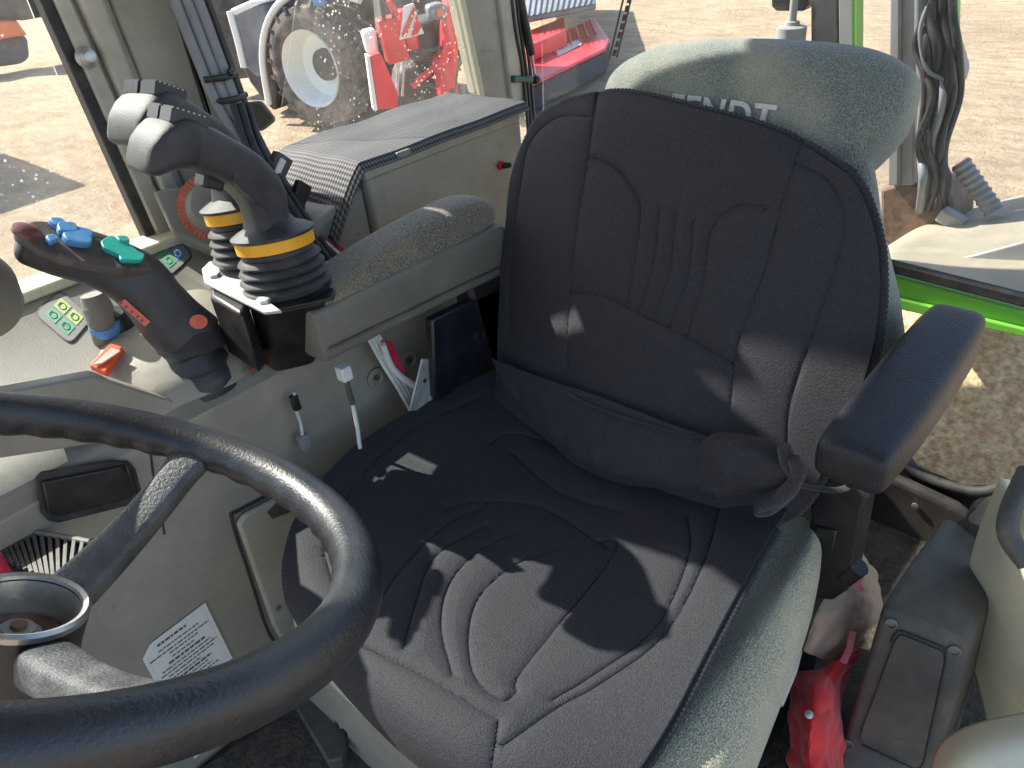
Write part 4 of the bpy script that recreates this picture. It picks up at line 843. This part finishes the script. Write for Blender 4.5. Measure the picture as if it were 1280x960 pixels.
F_ = lambda px, py, h=0: PN(px, py, Cf+fn*h, fn)
obj('cover_plate', prism([F_(a, b, .0005) for a, b in rounded([(1122, 790), (1182, 815), (1150, 960), (1072, 925)], .12, 4)], fn*.0035), M['darkgrey'], bh, bevel=.0012)
obj('cover_gap', tube([F_(a, b, .002) for a, b in rounded([(1120, 786), (1185, 812), (1152, 965), (1068, 928)], .12, 4)][:13], .0014, 5, smooth=False), M['border'], bh)
for q_ in ((1114, 779), (1193, 813), (1060, 929)):
    s_ = obj('screw', lathe(F_(*q_, h=.001), fn, [(.0085, 0), (.0085, .0025), (.0062, .003), (.006, .0005), (.003, .0005), (.001, .0005)], 20), M['worn_steel'], bh)
beam = empty('door_post_base', P(1220, 700, y=-.5), 'scuffed grey angled post foot, between rear hatch and cream door panel', 'post')
q1 = PP([(1212, 634), (1290, 626), (1275, 690), (1216, 764), (1178, 712)], y=-.50)
obj('post_foot', prism(q1, (0, -.035, 0)), M['darkgrey'], beam, bevel=.012, seg=3)
obj('post_upper', prism(PP([(1228, 630), (1286, 622), (1278, 652), (1250, 668), (1205, 655)], y=-.485), (0, -.03, 0)), M['beige'], beam, bevel=.01, seg=3)
# cream door panel
dpn = empty('door_panel', (-.6, -.1, 0), 'cream moulded door panel, sunlit along the lower right edge', 'panel')
pn_ = [[(1262, 600, .50), (1236, 660, .42), (1220, 720, .32), (1218, 800, .18), (1240, 900, .05), (1250, 1010, .0)],
       [(1290, 640, .56), (1268, 700, .46), (1262, 760, .35), (1270, 850, .22), (1290, 930, .1), (1300, 1010, .05)],
       [(1360, 680, .60), (1340, 740, .50), (1330, 800, .40), (1340, 880, .27), (1360, 950, .15), (1380, 1020, .1)]]
SPn = tens([[P(a, b, z=c) for a, b, c in r] for r in pn_], 40, 20)
obj('panel_skin', gmesh(SPn), M['cream'], dpn, solid=.012)
sc_ = [[(1160, 975, .10), (1175, 930, .13), (1215, 905, .16), (1290, 888, .18)], [(1180, 1000, .14), (1200, 955, .17), (1235, 935, .19), (1300, 915, .20)], [(1230, 1040, .14), (1240, 1000, .16), (1265, 975, .18), (1320, 950, .19)]]
SSc = tens([[P(a, b, z=c+.1) for a, b, c in r] for r in sc_], 40, 20)
obj('panel_pocket', gmesh(SSc), M['cream'], dpn, solid=.02)
obj('panel_rail', tube([P(1285, 590, z=.62), P(1263, 640, z=.60), P(1262, 672, z=.58), P(1285, 705, z=.56)], .012, 14, 8), M['darkgrey'], dpn)

# crumpled cloths
def cloth(ctrl, nu, nv, amp, s, seed, aniso=(1, 1, 1)):
    S = tens(ctrl, nu, nv); p = S.reshape(-1, 3)*V(*aniso)
    n_ = vnoise(p, s, seed); n2 = 1-np.abs(vnoise(p, s*1.9, seed+1)); 
    return S+gnorm(S)*(amp*(n_+.6*n2)).reshape(S.shape[:2])[..., None]
tc_ = [[P(1068, 662, z=.22), P(1085, 690, z=.20), P(1104, 710, z=.16), P(1106, 740, z=.12)],
       [P(1040, 715, z=.26), P(1062, 735, z=.26), P(1088, 755, z=.22), P(1098, 790, z=.12)],
       [P(1000, 752, z=.26), P(1030, 770, z=.27), P(1065, 790, z=.22), P(1080, 815, z=.12)],
       [P(985, 790, z=.20), P(1010, 815, z=.20), P(1045, 832, z=.14), P(1062, 842, z=.08)]]
bag = obj('tan_bag', gmesh(cloth(tc_, 110, 110, .017, 26, 31)), M['tan'], None, solid=.002); tag(bag, 'crumpled tan cloth bag with pink print, wedged behind the black seat pivot', 'bag')
def stripe(pts, z, w=.006):
    return tube([P(a, b, z=z) for a, b in pts], w, 8, 6, flat=.25)
obj('pink_print', stripe([(1066, 790), (1062, 810), (1054, 828)], .235, .005), M['pink'], bag)
obj('pink_print', stripe([(1078, 715), (1072, 728), (1078, 738)], .27, .005), M['pink'], bag)
rc2 = [[P(992, 838, z=.16), P(1020, 828, z=.19), P(1050, 822, z=.20), P(1080, 812, z=.19)],
       [P(985, 880, z=.17), P(1015, 865, z=.22), P(1045, 850, z=.20), P(1070, 845, z=.14)],
       [P(982, 925, z=.16), P(1012, 915, z=.22), P(1040, 900, z=.19), P(1056, 895, z=.10)],
       [P(982, 975, z=.12), P(1010, 985, z=.18), P(1040, 985, z=.16), P(1056, 975, z=.08)],
       [P(980, 1030, z=.08), P(1010, 1040, z=.12), P(1040, 1040, z=.12), P(1056, 1030, z=.06)]]
rcl = obj('red_jacket', gmesh(cloth(rc2, 90, 100, .012, 30, 77)), M['red'], None, solid=.003); tag(rcl, 'bright red crumpled cloth with a snap button, beside the grey housing', 'cloth')
obj('snap_button', lathe(P(1011, 893, z=.238), (-.3, .4, .8), [(.006, 0), (.006, .002), (.002, .004)], 16), M['alu'], rcl)
cupp = obj('seat_lever', tube([P(965, 875, z=.30), P(985, 835, z=.30), P(996, 812, z=.29)], [.016, .013, .008], 14, 8, flat=.5), mat('pale_plastic', (.55, .53, .48), .4, .05, 20, .05), seat, bevel=0)
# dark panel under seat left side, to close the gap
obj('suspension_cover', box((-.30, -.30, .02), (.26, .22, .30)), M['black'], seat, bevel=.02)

# ================================================================== OUTSIDE, BEHIND THE REAR WINDOW
YO = -1.45
def ob(pts, y, t): return prism(PP(pts, y=y), (0, -t, 0))
po = empty('hydraulic_post', P(1125, 235, y=YO), 'grey steel post with a mass of black hydraulic hoses, outside the rear window', 'post')
obj('post', ob([(1112, -200), (1150, -200), (1146, 0), (1142, 232), (1110, 232), (1112, 0)], YO, .08), M['post'], po, bevel=.004)
obj('post_rib', ob([(1124, -200), (1128, -200), (1126, 232), (1121, 232)], YO+.006, .01), M['darkgrey'], po)
obj('post_foot', ob([(1100, 236), (1130, 228), (1185, 236), (1196, 275), (1190, 330), (1100, 330)], YO-.02, .15), M['rust'], po, bevel=.01)
for i in range(16):
    x0 = 1150+i*2.9; w = rng.normal(size=6)*5; yy = YO+.07*rng.rand(6); xe = 1150+2.2*i
    obj('hose', tube([P(x0, -200, y=yy[0]), P(x0+w[0]*.5, 0, y=yy[0]), P(x0+w[1], 60, y=yy[1]), P(x0+w[2]+3, 120, y=yy[2]), P(xe+w[3], 180, y=yy[3]), P(xe+w[4]*.6, 225, y=yy[4]), P(xe+w[5]*.3, 250+rng.rand()*16, y=YO-.02)], .0075+.006*rng.rand(), 10, 7), M['wire_black' if i % 9 else 'greytube'], po)
obj('hose', tube([P(1162, 0, y=YO+.06), P(1150, 40, y=YO+.07), P(1158, 85, y=YO+.07), P(1180, 100, y=YO+.06)], .005, 8, 6), M['greytube'], po)
obj('corrugated_hose', lathe(P(1200, 203, y=YO), P(1233, 250, y=YO)-P(1200, 203, y=YO), [((.024 if k % 2 else .020), k*.0085) for k in range(18)], 20), M['greytube'], po)
gf = obj('green_rail', ob([(1197, -200), (1199.5, -200), (1194, 70), (1191.5, 70)], YO+.05, .03), M['green_paint'], None); tag(gf, 'thin green rail right of the black hoses, outside the rear window', 'rail')
gd = obj('guard_blade', ob([(1186, 30), (1198, 60), (1206, 88), (1200, 108), (1186, 96)], YO+.02, .05), M['post'], None, bevel=.01); tag(gd, 'grey pointed guard beside the thin green rail', 'guard')
pl = empty('loader_post', P(1035, 60, y=YO), 'dark post with a green edge strip and a grey cylinder, above the headrest', 'post')
obj('post', ob([(1012, -200), (1045, -200), (1046, 0), (1048, 90), (1014, 90)], YO, .06), M['tdark'], pl, bevel=.003)
obj('side_plate', ob([(1046, -200), (1066, -200), (1066, 90), (1049, 90)], YO, .04), M['post'], pl, bevel=.003)
obj('green_strip', ob([(1068, -200), (1072, -200), (1071, 90), (1068, 90)], YO+.01, .04), M['green_paint'], pl)
obj('cylinder', lathe(P(987, 62, y=YO), (0, 0, 1), [(.038, 0), (.038, .055), (.02, .06), (.018, .068), (.010, .07), (.010, .15)], 24), M['post'], pl)
obj('bracket_frame', ob([(964, -40), (1010, -40), (1010, 6), (1004, 14), (970, 14), (964, 8)], YO-.02, .04), M['black'], pl, bevel=.004)
# own rear fender
fs = [[P(1085, 345, y=-.92), P(1110, 350, y=-.92), P(1190, 372, y=-.92), P(1300, 402, y=-.92)],
      [P(1100, 318, y=-1.2), P(1130, 312, y=-1.2), P(1200, 318, y=-1.2), P(1300, 322, y=-1.2)],
      [P(1110, 308, y=-1.5), P(1160, 278, y=-1.55), P(1220, 260, y=-1.6), P(1300, 238, y=-1.65)],
      [P(1115, 325, y=-1.7), P(1165, 300, y=-1.72), P(1220, 280, y=-1.75), P(1300, 262, y=-1.8)]]
fd = empty('rear_fender', P(1200, 340, y=-1.3), 'dusty pale rear fender of the tractor with a small latch, outside the rear window', 'fender')
fsk = obj('fender_skin', gmesh(tens(fs, 40, 40)), M['fender'], fd, solid=.02)
obj('fender_lower', prism(PP([(1150, 345), (1200, 322), (1300, 296), (1300, 400), (1190, 372)], y=-1.18), (0, -.05, -.02)), M['post'], fd, bevel=.006)
lt = obj('latch', obox(P(1190, 274, y=-1.44), (.030, 0, .012), (0, .02, 0), (-.006, 0, .016)), M['post'], fd, bevel=.005)
# muddy linkage plate seen through the lower hatch
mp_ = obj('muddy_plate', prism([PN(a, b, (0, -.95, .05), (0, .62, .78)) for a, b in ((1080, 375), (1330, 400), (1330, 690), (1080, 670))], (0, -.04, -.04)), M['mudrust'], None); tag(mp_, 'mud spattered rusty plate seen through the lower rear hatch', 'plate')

# ================================================================== YARD THINGS
def gz_(px, py): return P(px, py, z=-1.42)
# tractor with the white rim
wcn = gz_(424, 156); wcn = V(wcn[0], wcn[1], -1.42+.84)
bt_ = empty('parked_tractor', (wcn[0], wcn[1], -1.42), 'parked grey tractor with dusty tyres and white rims, out in the yard', 'tractor')
fh = math.radians(101); fx = V(math.cos(fh), math.sin(fh), 0); lx = V(-math.sin(fh), math.cos(fh), 0)*-1
def ag_wheel(c, R, w, parent):
    wh = empty('wheel', (0, 0, 0)); wh.parent = parent; wh.location = Vector(V(*c))-parent.location
    prf = [(R*.60, w*.5), (R*.64, w*.54), (R*.80, w*.56), (R*.93, w*.48), (R*.95, w*.3), (R*.955, 0), (R*.95, -w*.3), (R*.93, -w*.48), (R*.80, -w*.56), (R*.6, -w*.5)]
    lug = []
    for k in range(22):
        for s in (1, -1):
            t = 2*math.pi*(k+(.5 if s < 0 else 0))/22; seg = []
            for u in np.linspace(0, 1, 5):
                tt = t+u*.26; rd = V(0, 0, 1)*math.cos(tt)+lx*math.sin(tt); tg = -V(0, 0, 1)*math.sin(tt)+lx*math.cos(tt)
                cc = V(*c)+rd*(R*(.955-.045*max(0, 1-u*2.2)))+fx*s*w*(.54-.52*u); ww_ = R*.032
                seg.append([cc-tg*ww_-rd*R*.05, cc+tg*ww_-rd*R*.05, cc+tg*ww_*.8+rd*R*.055, cc-tg*ww_*.8+rd*R*.055])
            lug.append(loft(seg))
    obj('tyre', join(lathe(c, fx, prf, 64, False), *lug), M['tyre'], wh, angle=35)
    rm = obj('rim', lathe(c, fx, [(R*.615, w*.50), (R*.60, w*.56), (R*.575, w*.48), (R*.54, w*.22), (R*.50, w*.05), (R*.24, -w*.02), (R*.2, w*.0)], 64, False), M['rim'], wh)
    obj('hub', lathe(c, fx, [(R*.26, -w*.03), (R*.25, w*.08), (R*.14, w*.12), (R*.12, w*.22), (R*.01, w*.24)], 32), M['tdark'], wh)
    return wh
ag_wheel(wcn, .84, .62, bt_)
def at_(a, b, z): return wcn+fx*a+lx*b+V(0, 0, z)       # a: towards us along the axle, b: image-right-ish along the body
if (P(300, 90, x=8)-wcn)@lx > 0: lx_s = 1
else: lx_s = -1
def LB(px, py, off): return PN(px, py, wcn+fx*off, fx)
def side(pts, off, th): return prism([LB(a, b, off) for a, b in pts], -fx*th)
obj('fender', tube([LB(336, 130, .1), LB(328, 70, .1), LB(336, 25, .1), LB(360, -4, .1), (LB(400, -14, .1)), LB(450, 0, .1)], .05, 12, 8), M['rim'], bt_)
obj('fender_skin', side([(334, 130), (326, 70), (334, 25), (360, -6), (430, -14), (430, 60), (345, 130)], -.35, .5), M['tdark'], bt_, bevel=.05)
obj('tank', side([(286, 12), (325, 4), (332, 20), (332, 90), (320, 98), (304, 82), (296, 60)], .05, .9), M['tgrey'], bt_, bevel=.06, seg=3)
obj('tank_edge', tube([LB(287, 14, .08), LB(297, 50, .08), LB(305, 84, .08)], .05, 10), M['rim'], bt_)
obj('tank_top', side([(286, 12), (318, -2), (326, 4), (292, 20)], .08, .5), M['rim'], bt_, bevel=.03)
obj('chassis', side([(240, -60), (470, -60), (470, 20), (340, 95), (290, 100), (240, 60)], -1.0, 1.0), M['tdark'], bt_, bevel=.05)
obj('blue_badge', side([(388, -6), (402, -8), (406, 6), (392, 9)], .25, .05), M['blue'], bt_, bevel=.02)
obj('cab_body', side([(250, -200), (560, -200), (560, 10), (250, 10)], -.6, 1.5), M['tdark'], bt_)
obj('wheel_arch', side([(300, 80), (345, 88), (342, 140), (330, 128), (312, 104)], -.2, .4), M['tdark'], bt_, bevel=.05)
ag_wheel(at_(-2.3, -.1*lx_s, -.02), .84, .6, bt_)

# red folded mower with hazard board
DM = 7.5
def fr_(pts, d, t):            # upright slab square to the line of sight to the mower, d metres away
    h = CD*V(1, 1, 0); h /= np.linalg.norm(h); h = h; a = math.radians(12); h = V(h[0]*math.cos(a)-h[1]*math.sin(a), h[0]*math.sin(a)+h[1]*math.cos(a), 0)
    return prism([PN(x_, y_, CP+h*d, h) for x_, y_ in pts], h*t)
def ft_(pts, d, r):
    h = CD*V(1, 1, 0); h /= np.linalg.norm(h); a = math.radians(12); h = V(h[0]*math.cos(a)-h[1]*math.sin(a), h[0]*math.sin(a)+h[1]*math.cos(a), 0)
    return tube([PN(x_, y_, CP+h*d, h) for x_, y_ in pts], r, 10, smooth=False)
mw = empty('folded_mower', gz_(520, 145), 'red folded implement with a red and white hazard board, behind the net mat', 'implement')
obj('arm_beam', fr_([(472, 26), (498, 20), (513, 74), (486, 82)], DM, .25), M['redpaint'], mw, bevel=.02)
obj('arm_beam', fr_([(498, 14), (519, 10), (524, 60), (512, 72)], DM+.1, .2), M['redpaint'], mw, bevel=.02)
hb = obj('hazard_board', fr_([(505, 8), (517, 4), (530, 42), (500, 50)], DM-.06, .03), M['white'], mw)
obj('hazard_stripe', join(fr_([(517, 8), (520, 12), (508, 46), (503, 46), (502, 42)], DM-.072, .01), fr_([(521, 18), (527, 33), (521, 44), (514, 45)], DM-.072, .01)), M['redpaint'], hb)
obj('side_plate', fr_([(461, 70), (476, 66), (498, 118), (497, 135), (470, 138)], DM-.2, .15), M['redpaint'], mw, bevel=.02)
obj('plate_edge', fr_([(458, 70), (462, 70), (472, 138), (467, 138)], DM-.22, .16), M['white'], mw)
obj('upright', fr_([(563, -40), (582, -40), (580, 50), (574, 62), (571, 112), (552, 112), (549, 78), (553, 64)], DM, .25), M['redpaint'], mw, bevel=.02)
obj('upright_foot', fr_([(546, 72), (570, 66), (574, 125), (552, 128)], DM+.05, .3), M['redpaint'], mw, bevel=.03)
obj('lamp_box', fr_([(534, 8), (552, 3), (563, 10), (560, 25), (538, 26)], DM, .2), M['tgrey'], mw, bevel=.03)
obj('reflector', fr_([(546, 12), (553, 11), (555, 20), (548, 21)], DM-.02, .02), M['orangepaint'], mw)
obj('reflector', fr_([(572, 46), (580, 44), (580, 60), (573, 62)], DM-.02, .02), M['yellow'], mw)
obj('gearbox', fr_([(514, 30), (552, 20), (556, 60), (540, 80), (512, 78)], DM+.25, .5), M['tdark'], mw, bevel=.08)
obj('gearbox', fr_([(500, 84), (550, 80), (560, 132), (492, 135)], DM+.35, .5), M['tdark'], mw, bevel=.08)
for a_, b_, r_ in (((512, 68), (552, 60), .02), ((515, 108), (552, 76), .03), ((498, 75), (496, 120), .015), ((505, 78), (503, 120), .012), ((470, -40), (480, 24), .02), ((490, -40), (492, 22), .02), ((575, 60), (566, 120), .02), ((512, 100), (545, 108), .02), ((486, 0), (496, 20), .03)):
    obj('rod', ft_([a_, b_], DM+.02, r_), M['zinc'] if r_ < .018 else (M['tdark'] if r_ < .03 else M['redpaint']), mw)
obj('linkage', fr_([(452, 40), (470, 36), (474, 66), (460, 70)], DM+.1, .2), M['rim'], mw, bevel=.03)
# dark body filling behind
pt = obj('shadow_caster', box((12.9, -2.2, -1.42), (17, 1.4, 1.2)), M['tdark'], None, bevel=.05); tag(pt, 'unseen dark box beyond the left edge, added to cast a shadow on the dry soil', 'shadow caster')  # plain box added out of view for the wedge of shadow on the soil
dk = obj('parked_trailer', fr_([(470, -60), (660, -60), (660, 30), (610, 60), (560, 76), (480, 60)], DM+1.6, .8), M['tdark'], None, bevel=.1); tag(dk, 'dark machine body standing behind the red folded implement', 'machine')
# red mower deck
DW = 6.6
md = empty('mower_deck', gz_(720, 130), 'low red mower deck with a white label and dark skirt, beyond the rear pillar', 'mower')
h_ = CD*V(1, 1, 0); h_ /= np.linalg.norm(h_)
dA, dB, dC, dD = [gz_(*p)+V(0, 0, .35) for p in ((655, 100), (752, 62), (742, 36), (655, 70))]
zdk = -1.0
D4 = PP([(650, 112), (757, 60), (762, 48), (742, 22), (650, 62)], z=zdk)
dkk = obj('deck', prism(D4, (0, 0, -.06)), M['redpaint'], md, bevel=.03)
obj('skirt', prism([p+V(0, 0, -.064) for p in D4[:3]]+[D4[2]+V(.25, -.15, -.064), D4[0]+V(.4, 0, -.064)], (0, 0, -.30)), M['brush'], md, bevel=.02)
for i in range(9):
    t = (i+.5)/9; a = D4[4]*(1-t)+D4[3]*t; b = D4[0]*(1-t)+D4[1]*t; obj('deck_rib', tube([a+V(0, 0, .012), a*.45+b*.55+V(0, 0, .012)], .014, 6, smooth=False), M['redpaint'], md)
obj('deck_label', prism(PP([(694, 62), (724, 49), (728, 55), (698, 70)], z=zdk+.008), (0, 0, .004)), M['white'], md, smooth=False)
obj('deck_hood', prism(PP([(660, 58), (708, 38), (706, 20), (660, 38)], z=zdk+.25), (0, 0, -.26)), M['redpaint'], md, bevel=.04)
obj('rake_hood', prism(PP([(650, 22), (745, 4), (742, -40), (650, -40)], z=zdk+.5), (0, 0, -.1)), M['tgrey'], md, bevel=.03)
for i in range(12): obj('rake_tine', tube([P(664+7*i, -6, z=zdk+.52), P(660+7*i, 20-1.3*i, z=zdk+.52)], .012, 6, smooth=False), M['tdark'], md)
# orange sweeper top-left
osw = empty('orange_sweeper', gz_(15, 88), 'orange machine with a dark brush, cut by the upper left edge of the photo', 'machine')
OZ = gz_(20, 92)
oh = V(*(OZ-CP))*V(1, 1, 0); oh /= np.linalg.norm(oh); OD = (OZ-CP)@oh
def of(pts, o, t): return prism([PN(a, b, CP+oh*(OD+o), oh) for a, b in pts], oh*t)
obj('hood', of([(-60, 26), (22, 27), (34, 44), (0, 50), (-60, 52)], 0, .8), M['orangepaint'], osw, bevel=.05)
obj('brush', of([(-60, 48), (34, 46), (37, 72), (28, 80), (-60, 92)], .1, .7), M['brush'], osw, bevel=.1)
obj('frame', of([(-60, -60), (50, -60), (62, 20), (30, 26), (-60, 24)], .6, .8), M['tdark'], osw, bevel=.1)

# ================================================================== LIGHT, SKY, CAMERA
w = bpy.data.worlds.new('World'); SC.world = w; w.use_nodes = True; nt = w.node_tree; bg = nt.nodes['Background']
sky = nt.nodes.new('ShaderNodeTexSky'); sky.sky_type = 'NISHITA'; sky.sun_disc = False
SUN = V(.59, .10, .55); SUN /= np.linalg.norm(SUN)
el = math.asin(SUN[2]); az = math.atan2(SUN[0], SUN[1])
sky.sun_elevation = el; sky.sun_rotation = az; sky.altitude = 100; sky.air_density = 1.; sky.dust_density = 1.5
nt.links.new(sky.outputs[0], bg.inputs[0]); bg.inputs[1].default_value = .15
ld = bpy.data.lights.new('sun', 'SUN'); ld.energy = 4.8; ld.angle = math.radians(.6); ld.color = (1, .95, .87); lo = bpy.data.objects.new('sun', ld); COL.objects.link(lo)
lo.rotation_euler = Vector(-SUN).to_track_quat('-Z', 'Y').to_euler(); lo.location = (0, 0, 6)
cd = bpy.data.cameras.new('camera'); cam = bpy.data.objects.new('camera', cd); COL.objects.link(cam); SC.camera = cam
cd.sensor_width = 36; cd.lens = FOC/1280*36; cd.clip_start = .02; cd.clip_end = 2000
from mathutils import Matrix
cam.matrix_world = Matrix(((CR[0], CU[0], -CD[0], CP[0]), (CR[1], CU[1], -CD[1], CP[1]), (CR[2], CU[2], -CD[2], CP[2]), (0, 0, 0, 1)))
SC.view_settings.view_transform = 'Standard'; SC.view_settings.look = 'None'; SC.view_settings.exposure = 1.2; SC.view_settings.gamma = 1
SC.render.engine = 'CYCLES'; SC.cycles.use_denoising = True; SC.cycles.max_bounces = 8; SC.cycles.transparent_max_bounces = 24
